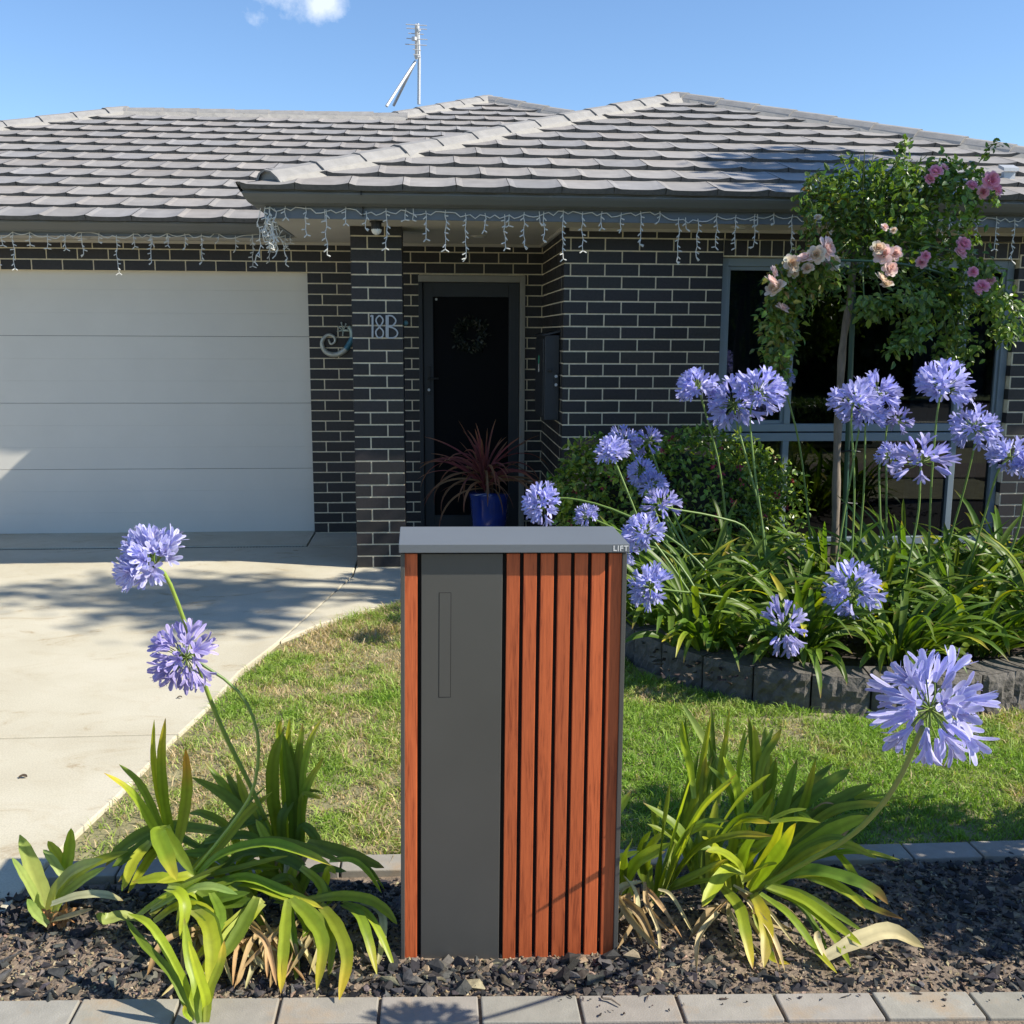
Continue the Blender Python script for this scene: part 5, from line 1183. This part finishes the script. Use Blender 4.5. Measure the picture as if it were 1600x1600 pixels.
def stem_obj(pts, rad, parent, col0=(.16,.25,.04), col1=(.27,.37,.06), n=16):
    P = spline(pts, n); m = MB(); m.tube(P, [lerp(rad*1.25, rad*.85, i/n) for i in range(n+1)], 8, cols=[mixc(col0, col1, i/n) for i in range(n+1)])
    return m.build('flower_stem', M_STEM, parent, smooth=True)
# --- foreground clumps
def clump(name, label, rows, base, seed, extra=0, extra_y=0, group=None, twist=.45, foot=None, dup_=.75):
    r = random.Random(seed); t = thing('agapanthus', label, 'plant', base, group)
    m = MB(); dm = MB()
    for k, w, p in rows:
        if foot: p = [(lerp(p[0][0], foot[0], .35), lerp(p[0][1], foot[1], .35), 0.0)] + list(p)
        k = 'y' if k == 'g' and r.random() < .2 else 'g' if k == 'd' and r.random() < .2 else k
        strap(dm if k in 'tc' else m, p, w*.88, k, r, n=14, twist=twist)
        if k in 'gdym' and r.random() < dup_:       # a narrower neighbour springing from the same crown
            o = Vector((r.uniform(-.05,.05), r.uniform(.0,.06), r.uniform(-.04,.01))); q = [Vector(x) for x in p]
            strap(m, [x + o*(j/(len(q)-1)) + Vector((0,.012,0)) for j, x in enumerate(q)], w*r.uniform(.55,.8), r.choice('ddg'), r, n=14, twist=twist)
    return t, m, dm, r
LT, lm, ld, r = clump('a', 'sprawling agapanthus clump left of the letterbox with two tall lilac flower heads', LEFT_LEAVES, (0.0,2.76,0), 3)
def dead_fan(m, c, n, r, spread=.16, kinds=('t','t','c')):
    for i in range(n):
        b = Vector((c[0]+r.uniform(-.07,.07), c[1]+r.uniform(-.04,.04), c[2]+r.uniform(.02,.10))); a = r.uniform(-2.6,-.5)
        L_ = r.uniform(.6,1.3)*spread; e = b + Vector((cos(a)*L_, sin(a)*L_, 0)); e.z = .012+r.uniform(0,.02)
        mid = b.lerp(e, .5) + Vector((r.uniform(-.03,.03), r.uniform(-.02,.02), r.uniform(.0,.04)))
        strap(m, [b, mid, e], r.uniform(.010,.024), r.choice(kinds), r, n=9, twist=1.4, upness=.3, fold=.5)
dead_fan(ld, (.10,2.60,.0), 26, r); dead_fan(ld, (.22,2.62,.0), 14, r); dead_fan(ld, (-.05,2.62,0), 14, r)
for i in range(16):   # short inner leaves close the heart of the clump
    a = r.uniform(0, 6.28); b = Vector((r.uniform(-.12,.22), r.uniform(2.66,2.86), .03)); L_ = r.uniform(.14,.26); e = b+Vector((cos(a)*L_*.8, sin(a)*L_*.5, L_*.75))
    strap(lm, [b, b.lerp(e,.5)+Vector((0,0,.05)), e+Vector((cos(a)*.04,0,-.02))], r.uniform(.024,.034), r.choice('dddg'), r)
lm.build('leaves', M_STRAP, LT, smooth=True); ld.build('dry_leaves', M_DRY, LT, smooth=True)
def put_head(st_, mesh_ob, loc):
    mesh_ob.location = Vector(loc)-world_loc(st_); mesh_ob.parent = st_; return mesh_ob
s_ = stem_obj(STEM_ONE+[tuple(Vector(STEM_ONE[-1])+Vector((-.026,-.011,.037)))], .0058, LT); h1c = Vector((-.152,2.60,1.078))
put_head(s_, head_mesh('flower_head', .098, 64, 21, PALE, Vector((-.55,-.35,.75)), .66, .22, -.28, True, Vector((-.8,-.2,.45)), .35), Vector(STEM_ONE[-1])+Vector((-.028,-.012,.040)))
s_ = stem_obj(STEM_TWO+[tuple(Vector(STEM_TWO[-1])+Vector((-.011,-.009,.005)))], .0042, LT, (.26,.38,.06), (.10,.17,.05))
put_head(s_, head_mesh('flower_head', .094, 46, 22, FADED, Vector((-.7,-.4,.2)), .42, .26, -.8, True, Vector((-.6,-.2,0)), .25), Vector(STEM_TWO[-1])+Vector((-.012,-.01,.006)))
UT, um, ud, r = clump('a', 'upright fan of dark agapanthus leaves behind the sprawling left clump', UPRIGHT_LEAVES, (.12,2.95,0), 5, twist=.3, foot=(.13,2.92), dup_=.4)
dead_fan(ud, (.16,2.86,.05), 6, r, .12)
strap(ud, [(.15,2.93,.10),(.10,2.90,.14),(.06,2.88,.07)], .03, 't', r)
um.build('leaves', M_STRAP, UT, smooth=True); ud.build('dry_leaves', M_DRY, UT, smooth=True)
BT, bm_, bd, r = clump('a', 'small cut back agapanthus shoot with pale chopped leaves beside the driveway', BROKEN_LEAVES, (-.52,2.78,0), 6, twist=.3, dup_=.3)
for i in range(26):
    a = r.uniform(0, 6.28); b = Vector((-.512+r.uniform(-.02,.03), 2.742+r.uniform(-.02,.02), .015)); e = b+Vector((cos(a)*.04, sin(a)*.03, r.uniform(.0,.05)))
    v0 = len(bd.v); strap(bd, [b, b.lerp(e,.5)+Vector((0,0,.015)), e], r.uniform(.008,.018), 't', r, n=6, twist=1.2); bd.c[v0:] = [(c[0]*1.15,c[1]*.82,c[2]*.7) for c in bd.c[v0:]]
bm_.build('leaves', M_STRAP, BT, smooth=True); bd.build('dry_base', M_DRY, BT, smooth=True)
ST, sm_, sd_, r = clump('a', 'low agapanthus shoot leaning over the front edging pavers, foremost on the left', [(k, w*.74, p) for k, w, p in SHOOT_LEAVES], (.03,2.29,0), 8, twist=.3, dup_=0)
sm_.build('leaves', M_STRAP, ST, smooth=True)
RT, rm_, rd, r = clump('a', 'bright green agapanthus clump right of the letterbox with one large open flower head', RIGHT_LEAVES, (1.38,2.76,0), 9)
dead_fan(rd, (1.12,2.66,.03), 20, r, .15); dead_fan(rd, (1.38,2.62,.02), 12, r, .17)
strap(rd, [(1.60,2.44,.02),(1.70,2.46,.055),(1.80,2.48,.065),(1.88,2.45,.03)], .045, 'c', r, upness=.4, tip=.5)
strap(rd, [(1.60,2.44,.02),(1.585,2.46,.06),(1.59,2.47,.08)], .02, 'c', r)
for i in range(22):
    a = r.uniform(0, 6.28); b = Vector((r.choice((1.06,1.40))+r.uniform(-.05,.08), r.uniform(2.68,2.86), .03)); L_ = r.uniform(.16,.34); e = b+Vector((cos(a)*L_*.5, sin(a)*L_*.35, L_*.85))
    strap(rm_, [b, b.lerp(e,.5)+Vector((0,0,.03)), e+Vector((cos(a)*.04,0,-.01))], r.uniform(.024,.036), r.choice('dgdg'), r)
rm_.build('leaves', M_STRAP, RT, smooth=True); rd.build('dry_leaves', M_DRY, RT, smooth=True)
s_ = stem_obj(STEM_THREE, .0062, RT, (.20,.30,.05), (.22,.27,.10))
hc = Vector((1.567,1.92,.918))
put_head(s_, head_mesh('flower_head', .120, 40, 23, ((.74,.73,.90),(.61,.61,.86)), Vector((.30,-.25,.92)), .62, .17, -.86, True), hc)
# --- raised bed
variants = []
for i in range(5):
    o = head_mesh('flower_head', .11, (42,34,46,28,38)[i], 60+i, BLUE if i != 3 else ((.60,.57,.84),(.44,.42,.77)), open_=(.6,.7,.5,.35,.6)[i], lo=(-.35,-.6,-.3,-.5,-.75)[i])
    variants.append(o.data); bpy.data.objects.remove(o)
CL = [(1.90,4.84),(2.32,4.68),(2.78,4.62),(3.25,4.72),(3.70,4.90),(2.02,5.22),(2.48,5.12),(2.95,5.16),(3.42,5.28),(3.92,5.30),(2.30,5.72),(2.82,5.66),(3.35,5.78),(3.95,5.80),(4.45,5.45),(1.78,5.16),(1.74,5.62)]
LAB = ['agapanthus clump at the left front corner of the bed, stem bending toward the letterbox','agapanthus clump at the bed front, low blue head hanging over the blocks','agapanthus clump at the front of the bed with leaves draping over the blocks','agapanthus clump in the bed directly behind the big foreground flower','agapanthus clump at the front right end of the raised bed',
'agapanthus clump at the left of the bed with heads leaning across the dark bush','agapanthus clump in the bed with stems leaning far left over the letterbox lid','agapanthus clump in mid bed with a low blue head before the rose stem','agapanthus clump in mid bed below the widest window pane','agapanthus clump in mid bed at the right, below the window corner',
'agapanthus clump at the back of the bed in front of the flowering bush','agapanthus clump at the bed back with tall heads left of the window frame','agapanthus clump at the back of the bed beside the rose stem','agapanthus clump at the back of the bed under the right window pane','agapanthus clump at the back right of the bed by the brick jamb','agapanthus clump at the left edge of the bed just right of the letterbox','agapanthus clump at the far left corner of the bed below the bush']
stems = {i: [] for i in range(len(CL))}
for hx, R_, sp in BED_HEADS:
    bx, by = sp[-1][0], sp[-1][1]
    i = min(range(len(CL)), key=lambda k: (CL[k][0]-bx)**2+(CL[k][1]-by)**2); stems[i].append((hx, R_, sp))
vi = 0
for i, (cx, cy) in enumerate(CL):
    r = random.Random(200+i); t = thing('agapanthus', LAB[i], 'plant', (cx, cy, .12), 'agapanthus in the raised bed'); m = MB()
    front = cy < 4.9
    for k in range(66 if front else 62):
        a = r.uniform(0, 2*pi) if (not front or k % 3) else r.uniform(-2.6,-.5); L_ = r.uniform(.30,.54)*(1.06 if front else 1.32); el = r.uniform(.72,1.54); droop = r.uniform(.6,2.2)*(1.05 if front and sin(a) < 0 else 1)
        p = Vector((cx+cos(a)*r.uniform(0,.15), cy+sin(a)*r.uniform(0,.13), .12)); P_ = [p.copy()]
        for s in range(6):
            e = el - droop*((s+.5)/6)**1.6; p = p + Vector((cos(a)*cos(e), sin(a)*cos(e), sin(e)))*(L_/6); a += r.uniform(-.07,.07)
            if p.z < .13 and not (p.y < 4.42): p.z = .13
            P_.append(p.copy())
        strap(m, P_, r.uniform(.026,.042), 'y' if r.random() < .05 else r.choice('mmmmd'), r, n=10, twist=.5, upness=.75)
    m.build('leaves', M_STRAP, t, smooth=True)
    for hx, R_, sp in stems[i]:
        st = stem_obj([sp[-1]]+list(sp[::-1][1:])+[hx], .0058, t, (.07,.13,.03), (.19,.29,.06), n=18)
        o = bpy.data.objects.new('flower_head', variants[vi % 5]); COL.objects.link(o); vi += 1
        o.parent = st; o.location = Vector(hx)-world_loc(st); k = R_/.11*1.06; o.scale = (k, k, k*.95)
        ax = (Vector(hx)-Vector(sp[0])); ax = (ax.normalized()*.7+Vector((r.uniform(-.3,.3), r.uniform(-.5,.1), .7))).normalized()
        o.rotation_mode = 'QUATERNION'; o.rotation_quaternion = Vector((0,0,1)).rotation_difference(ax) @ Quaternion((0,0,1), r.uniform(0,6.28))

# --- leafy plants
def leaf(m, c, d, nrm, L_, w, col, cup=.2):
    d = d.normalized(); s = d.cross(nrm)
    s = s.normalized() if s.length > 1e-4 else d.orthogonal().normalized()
    u = s.cross(d)
    m.add([c, c+d*L_*.32+s*w*.5+u*w*cup, c+d*L_*.42, c+d*L_*.32-s*w*.5+u*w*cup, c+d*L_*.70+s*w*.36+u*w*cup*.6, c+d*L_*.70-s*w*.36+u*w*cup*.6, c+d*L_-u*w*.15],
          [(0,1,2),(0,2,3),(1,4,2),(2,5,3),(4,6,2),(2,6,5)], col)
def rdir(r): 
    z = r.uniform(-1,1); a = r.uniform(0,6.28); s = math.sqrt(1-z*z); return Vector((s*cos(a), s*sin(a), z))
def lump(d, seed, big=1.0):
    return 1 + big*.10*sin(d.x*5+seed)*sin(d.y*4.3+seed*2) + .07*sin(d.z*7+d.x*6+seed*3)
def foliage(m, c, rx, ry, rz, n, size, cols, r, seed, shell=.55, flat=.5, bottom=-1, big=1.0):
    c = Vector(c)
    for i in range(n):
        d = rdir(r)
        if d.z < bottom: d.z = -d.z*.6
        k = (shell + (1-shell)*r.random()**.6)*lump(d, seed, big)
        p = c + Vector((d.x*rx*k, d.y*ry*k, d.z*rz*k))
        o = (Vector((d.x/rx, d.y/ry, d.z/rz)).normalized()+rdir(r)*.9).normalized()
        nr = (o*.5+Vector((0,0,1))*flat+rdir(r)*.5).normalized()
        dd = (rdir(r)+o*.4+Vector((0,0,-.25))).normalized(); s = size*r.uniform(.65,1.3)
        leaf(m, p, dd, nr, s, s*r.uniform(.45,.6), jit(r.choice(cols), .28, r))
bush = thing('flowering_bush', 'rounded dark green bush with small pink flowers below the window', 'bush', (2.1, 6.62, .11))
m = MB(); r = random.Random(14); GB = ((.11,.19,.03),(.15,.245,.035),(.19,.29,.04),(.075,.14,.028),(.27,.35,.05))
foliage(m, (2.12,6.62,.56), .80, .50, .50, 7600, .045, GB, r, 2, .72)
foliage(m, (1.72,6.52,.60), .44, .44, .42, 2100, .048, GB[1:]+((.34,.40,.06),(.30,.37,.05)), r, 4, .78)  # sunlit look of the left side put into brighter, yellower leaf colours
foliage(m, (2.62,6.62,.50), .42, .42, .42, 1500, .045, GB, r, 6, .72)
m.build('leaves', M_LEAF, bush)
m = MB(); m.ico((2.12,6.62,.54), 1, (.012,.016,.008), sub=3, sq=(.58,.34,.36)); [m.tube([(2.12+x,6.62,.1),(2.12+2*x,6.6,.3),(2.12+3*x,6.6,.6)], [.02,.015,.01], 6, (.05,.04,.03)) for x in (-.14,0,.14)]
m.build('branches_dark_core', mat('twig_shade', (.02,.02,.012), .9), bush)  # stems plus a near-black ellipsoid standing for the shade inside the bush
for i in range(60):
    m = MB()
    d = rdir(r); d.y = -abs(d.y); c = Vector((2.12+d.x*.84, 6.62+d.y*.54, .56+d.z*.50)); 
    if c.z < .2: continue
    cc_ = r.choice(((.34,.05,.09),(.42,.10,.13),(.30,.06,.07)))
    for q in range(7): leaf(m, c+rdir(r)*.014, rdir(r)+d*.6, rdir(r), .024, .016, jit(cc_, .3, r))
    m.build('flower', M_ROSEPETAL, bush)
rs = MB(); r = random.Random(19)
rsh = thing('yellow_green_shrub', 'small bright yellow green shrub at the right end of the raised bed', 'shrub', (3.98, 4.98, .12))
foliage(rs, (4.0,4.98,.44), .24, .24, .34, 1500, .026, ((.26,.33,.04),(.20,.29,.035),(.34,.36,.06)), r, 3, .3); rs.build('leaves', M_LEAF, rsh)
m = MB(); [m.tube([(3.98,4.98,.11),(3.98+x,4.98,.35),(3.98+x*2,4.97,.62)], [.008,.006,.003], 5, (.1,.08,.04)) for x in (-.05,0,.05)]; m.build('stems', M_BARK, rsh)

rose = thing('standard_rose', 'weeping standard rose with pale pink blooms on a tall grey trunk before the window', 'rose', ROSE_TRUNK[0])
m = MB(); m.tube(spline(ROSE_TRUNK, 24), [lerp(.026,.020,i/24)+.003*sin(i*1.7) for i in range(25)], 9); m.build('trunk', M_BARK, rose, smooth=True)
m = MB(); r = random.Random(23); RG = ((.085,.16,.03),(.12,.21,.036),(.165,.26,.042),(.065,.125,.026),(.23,.31,.05))
WARM = ((.20,.20,.04),(.26,.17,.05),(.12,.17,.035),(.30,.27,.05))
for i, (x, y, z, rx, rz, n) in enumerate(ROSE_BLOBS):
    foliage(m, (x,y,z), rx, rx*.75, rz, int(n*(.60 if i not in (8,9,12,13) else .30)), .050, RG if i not in (6,10,11) else RG+WARM[:2], r, i, .40, .45, big=2.6)
cane = MB(); top = Vector(ROSE_TRUNK[-1])
for i, d in enumerate(ROSE_DRAPES):
    P_ = spline(d, 14); cane.tube([top]+P_, [.006]+[lerp(.0045,.002,k/14) for k in range(15)], 5, (.10,.15,.04))
    for k in range(int((400 if i < 3 else 230)*len(d)/4)):
        q = r.random(); p = P_[min(14, int(q*15))]+Vector((r.gauss(0,.042), r.gauss(0,.05), r.gauss(0,.03)))
        dd = (Vector((r.uniform(-1,1), r.uniform(-1,.6), r.uniform(-1.3,.2)))).normalized(); s = r.uniform(.036,.062)
        leaf(m, p, dd, Vector((r.uniform(-.6,.6), r.uniform(-1,.2), r.uniform(.1,1))).normalized(), s, s*.55, jit(r.choice(WARM+RG[1:]+RG[2:]+((.15,.23,.05),(.13,.2,.045))) if i < 3 else r.choice(RG[1:]+((.13,.21,.045),(.10,.17,.04))), .25, r))
for q in range(26):
    d = rdir(r); d.z = abs(d.z)*.7; b = Vector((ROSE_BLOBS[0][0], ROSE_BLOBS[0][1], ROSE_BLOBS[0][2])); e = b+Vector((d.x*.52, d.y*.4, d.z*.45+.05)); cane.tube([top, top.lerp(e,.6)+Vector((0,0,.05)), e], [.006,.004,.002], 5, (.09,.12,.04))
for q in range(34):       # loose arching sprays break the outline
    d = rdir(r); d.y *= .6; b = ROSE_BLOBS[r.randrange(len(ROSE_BLOBS))]; c = Vector(b[:3])+Vector((d.x*b[3]*.8, d.y*b[3]*.6, d.z*b[4]*.8)); dd = (d+Vector((0,0,r.uniform(-.2,.7)))).normalized(); L_ = r.uniform(.14,.30)
    P_ = [c, c+dd*L_*.55, c+dd*L_+Vector((0,0,-L_*.28))]; cane.tube(spline(P_, 6), [.0035]*5+[.002,.0015], 5, (.12,.17,.05))
    for k in range(26):
        p = spline(P_, 10)[r.randrange(2,11)]+rdir(r)*.022; s = r.uniform(.030,.052)
        leaf(m, p, (rdir(r)+dd*.5+Vector((0,0,-.4))).normalized(), (rdir(r)*.6+Vector((0,-.3,.7))).normalized(), s, s*.55, jit(r.choice(RG[1:]+WARM[2:3]), .25, r))
for d, lo_k in ((ROSE_DRAPES[0], .35), (ROSE_DRAPES[1], .4)):
    P_ = spline(d, 20)
    for k in range(260):
        p = P_[min(20, int(lerp(lo_k, 1.03, r.random())*20))]+Vector((r.gauss(0,.038), r.gauss(0,.04), r.gauss(0,.03))); s = r.uniform(.036,.056)
        leaf(m, p, Vector((r.uniform(-1,1), r.uniform(-1,.6), r.uniform(-1.4,.1))).normalized(), Vector((r.uniform(-.6,.6), r.uniform(-1,.2), r.uniform(.1,1))).normalized(), s, s*.55, jit(r.choice(RG[1:]+WARM[2:]), .25, r))
m.build('leaves', M_LEAF, rose); cane.build('canes', M_STEM, rose)
def bloom_mesh(seed, c0, c1):
    b = MB(); r = random.Random(seed)
    for ring, (n, rad, tilt, sz) in enumerate(((5,.10,1.35,.42),(6,.30,1.0,.58),(7,.50,.55,.66),(7,.66,.15,.66))):
        for k in range(n):
            a = 2*pi*k/n + ring*.6 + r.uniform(-.2,.2); e = Vector((cos(a), sin(a), 0)); s = Vector((-sin(a), cos(a), 0)); t_ = tilt+r.uniform(-.2,.2)
            o = e*cos(t_)+Vector((0,0,1))*sin(t_); p = e*rad*.45
            c = jit(mixc(c0, c1, ring/3), .12, r)
            b.add([p-s*sz*.25, p+s*sz*.25, p+o*sz*.55+s*sz*.5+Vector((0,0,.04)), p+o*sz*.55-Vector((0,0,.03)), p+o*sz*.55-s*sz*.5+Vector((0,0,.04)), p+o*sz+s*sz*.28-e*.05, p+o*sz*1.02-e*.02, p+o*sz-s*sz*.28-e*.05],
                  [(0,1,2,3),(0,3,4),(3,2,5,6),(4,3,6,7)], c)
    o = b.build('bloom', M_ROSEPETAL, smooth=True); me_ = o.data; bpy.data.objects.remove(o); return me_
BM = [bloom_mesh(1,(.72,.36,.44),(.82,.56,.62)), bloom_mesh(2,(.76,.56,.52),(.84,.72,.69)), bloom_mesh(3,(.72,.28,.42),(.82,.46,.58)), bloom_mesh(4,(.72,.58,.42),(.82,.77,.66))]
for i, (x, y, z, rad) in enumerate(ROSE_BLOOMS):
    o = bpy.data.objects.new('bloom', BM[(1 if i % 2 else 3) if i < 11 or x < 3.3 else (0,2,2)[i % 3]]); COL.objects.link(o); o.parent = rose
    q_ = Vector((x, y, z)); q_ = q_ + (CAM_POS-q_).normalized()*.34
    o.location = q_-rose.location; k = rad*.80; o.scale = (k,k,k); o.rotation_euler = (r.uniform(.5,1.5), r.uniform(-.5,.5), r.uniform(-.9,.9))
sp = thing('rose_support', 'green wire ring frame on a post holding up the weeping rose', 'plant support', ROSE_POST[0])
m = MB(); m.tube(ROSE_POST, .017, 8); m.build('post', M_GREENMETAL, sp)
m = MB(); rc = Vector(ROSE_POST[2]); ring = spline(ROSE_RING, 16)
ctr = Vector((ring[8].x, 6.15, ring[8].z)); back = [Vector((2*ctr.x-p.x, 2*6.15-p.y-.0, p.z)) for p in ring[::1]]
m.tube(ring+[ring[-1].lerp(back[0],.5)]+back, .007, 7); m.build('ring', M_GREENMETAL, sp, smooth=True)
for q in ROSE_SPOKES: m = MB(); m.tube(spline(q, 8), .006, 6); m.build('spoke', M_GREENMETAL, sp)
for z in (.62, .95, 1.28):
    m = MB(); m.tube([(ROSE_POST[0][0]-.07, 6.22, z),(ROSE_POST[0][0]-.02,6.19,z+.01),(ROSE_POST[0][0]+.05,6.21,z),(ROSE_POST[0][0]+.06,6.25,z)], .005, 5); m.build('tie', M_BLACK, sp)

# --- pot and cordyline at the door
pot = MB(); pot.tube([(.99,7.98,.004),(.99,7.98,.10),(.99,7.98,.26),(.99,7.98,.385),(.99,7.98,.43)], [.105,.125,.145,.152,.165], 32, cap=False); pot.tube([(.99,7.98,.43),(.99,7.98,.425),(.99,7.98,.36)], [.165,.146,.14], 32, (1,1,1), cap=True)
tag(pot.build('plant_pot', M_POT, origin=(.99,7.98,0), smooth=True), 'glossy cobalt blue plant pot standing before the front door', 'pot')
ct = thing('cordyline', 'red leaved spiky cordyline growing in the blue pot', 'plant', (.99, 7.98, .37)); m = MB(); r = random.Random(33)
for i in range(84):
    a = r.uniform(0, 2*pi); el = r.choice((1.3,1.0,.75,.55,.4,.2))+r.uniform(-.15,.15); L_ = r.uniform(.42,.66); dr_ = r.uniform(.1,.7) if el > .9 else r.uniform(.5,2.3)
    L_ *= .72 if el > .9 else 1; p = Vector((.95, 7.93, .50+r.uniform(-.05,.12))); P_ = [p.copy()]
    for s in range(8):
        e = el - dr_*((s+.5)/8)**1.5; p = p+Vector((cos(a)*cos(e), sin(a)*cos(e)*.8, sin(e)))*(L_/8); P_.append(p.copy())
    strap(m, P_, r.uniform(.014,.022), 'r' if el > .5 else 'k', r, n=12, twist=.9, tip=.40, fold=.35)
m.build('leaves', M_DRY, ct, smooth=True)
m = MB(); m.tube([(.99,7.98,.37),(.95,7.93,.58)], [.018,.016], 8, (.12,.09,.06)); m.build('trunk', M_BARK, ct)
for x_, y_, s_q, lab in ((-1.0,3.78,.022,'dark crumpled leaf lying on the driveway nearest the lawn edge'),(-.62,4.62,.016,'small brown leaf lying on the driveway further up by the grass'),(-1.38,3.85,.012,'tiny dark leaf lying on the driveway toward the left side')):
    m = MB(); r = random.Random(int(x_*100)); s_q *= .7; strap(m, [(x_-s_q,y_,.004),(x_,y_+.006,.009),(x_+s_q,y_+.002,.005)], s_q*1.0, 'x', r, twist=.3, fold=.4, upness=.9)
    tag(m.build('fallen_leaf', M_DRY, origin=(x_,y_,0), smooth=True), lab, 'leaf')
# single dry leaf standing at the lawn edge
m = MB(); r = random.Random(2); strap(m, [(1.86,3.03,.015),(1.88,3.03,.06),(1.90,3.02,.12)], .03, 't', r, twist=1.5, fold=.5)
tag(m.build('dry_leaf', M_DRY, origin=(1.86,3.03,.01), smooth=True), 'single dry curled leaf standing at the lawn edge behind the right clump', 'leaf')

# ---------------------------------------------------------------- off to the side and across the street
def far_tree(x, y, h, cr, label, n=2200, size=.16, seed=1, trunk=.12, cz=None, z0=0, group=None, cols=((.045,.085,.022),(.065,.11,.028),(.035,.065,.02)), clumps=12, shell=.3, lobes=None):
    r = random.Random(seed); t = thing('street_tree', label, 'tree', (x, y, z0), group)
    cz = cz if cz else h-cr
    m = MB(); m.tube([(x,y,z0-.1),(x+.05,y,z0+cz*.5),(x,y,cz)], [trunk,trunk*.8,trunk*.5], 8)
    cs = []
    for k in range(clumps):
        d = rdir(r); c = Vector((x,y,cz))+Vector((d.x*cr*.7, d.y*cr*.7, d.z*cr*.6)); cs.append(c); m.tube([(x,y,cz*.75),Vector((x,y,cz)).lerp(c,.5),c], [trunk*.4,trunk*.25,.015], 6)
    if lobes: cs = []
    for c, q in (lobes or ()):
        for k in range(q): d = rdir(r); e = Vector(c[:3])+d*c[3]*.6; cs.append(e); m.tube([(x,y,cz*.7),Vector((x,y,cz)).lerp(e,.5),e], [trunk*.4,trunk*.2,.012], 6)
    m.build('trunk', M_BARK, t); m = MB()
    for c in cs: foliage(m, c, cr*.42, cr*.42, cr*.34, n//clumps, size, cols, r, seed, shell)
    m.build('crown', M_LEAF, t); return t
far_tree(7.3, 4.6, 8.3, 1.15, 'tall leafy tree standing beyond the right end of the garden', 1900, .16, 3, .14, 6.2, clumps=15, lobes=(((7.5,3.80,7.7,.72),6),((7.3,5.95,6.3,.9),7)))
far_tree(9.3,-14.5,6.5,2.4,'broad green street tree across the road, opposite the left window pane',3000,.3,4,.2,2.6)
far_tree(13,-14.5,7,2.7,'round green street tree across the road, opposite the middle window pane',3200,.3,5,.18,2.8)
far_tree(17.5,-15.5,8.5,3.2,'tall dark street tree far across the road to the right',3200,.34,6,.24,3.2)
far_tree(1,-18,8,3.0,'large street tree across the road behind the viewer',2400,.34,7,.22)
far_tree(-8,-16,7,2.8,'street tree across the road opposite the driveway',2200,.32,8,.2)
hd = MB(); r = random.Random(9)
def hedge_box(x0, x1, y0, y1, h, n, s):
    for i in range(n):
        x, y, z = r.uniform(x0,x1), r.uniform(y0,y1), r.uniform(0,h); k = r.random()
        if k < .45: z = h+r.uniform(-.05,.04)
        elif k < .9: y = y1+r.uniform(-.05,.04)
        leaf(hd, Vector((x,y,z)), rdir(r), (rdir(r)+Vector((0,.5,.8))).normalized(), s, s*.6, jit(r.choice(((.09,.15,.03),(.14,.20,.035))), .25, r))
hg = thing('clipped_hedge', 'low clipped green hedge on the nature strip beside the viewer', 'hedge', (6.3,-1.6,0)); hedge_box(5.2,7.6,-2.0,-1.2,.60,3000,.06); hd.build('leaves', M_LEAF, hg)
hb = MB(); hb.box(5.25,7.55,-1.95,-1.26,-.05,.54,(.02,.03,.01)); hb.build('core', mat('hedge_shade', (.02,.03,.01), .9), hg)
hd = MB(); hg = thing('clipped_hedge', 'long tall dense hedge on the far side of the street', 'hedge', (13,-16.5,0)); hedge_box(6,22,-17.2,-16.2,3.2,7000,.24); hd.build('leaves', M_LEAF, hg)
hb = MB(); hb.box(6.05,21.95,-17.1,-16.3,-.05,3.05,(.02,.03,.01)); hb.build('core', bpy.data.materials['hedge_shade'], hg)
nb = thing('shade_shrub', 'unseen conical shrub added beyond the right lawn edge to shade the lawn', 'shrub', (3.30, 2.42, 0)); m = MB(); r = random.Random(10)  # unseen shrub, added to cast the shade band over lawn and mulch
for k in range(10): foliage(m, (3.30,2.56,.22+k*.17), .46-.020*k, .64-.030*k, .20, 560, .07, ((.04,.075,.022),(.055,.095,.025)), r, k, .5)
m.build('leaves', M_LEAF, nb); m = MB(); m.tube([(3.3,2.42,-.1),(3.3,2.42,1.6)], [.05,.015], 6); m.build('trunk', M_BARK, nb)
for o in list(bpy.data.objects):
    if o.type == 'MESH' and o.parent is None and 'kind' not in o and 'label' not in o: print('UNTAGGED', o.name)
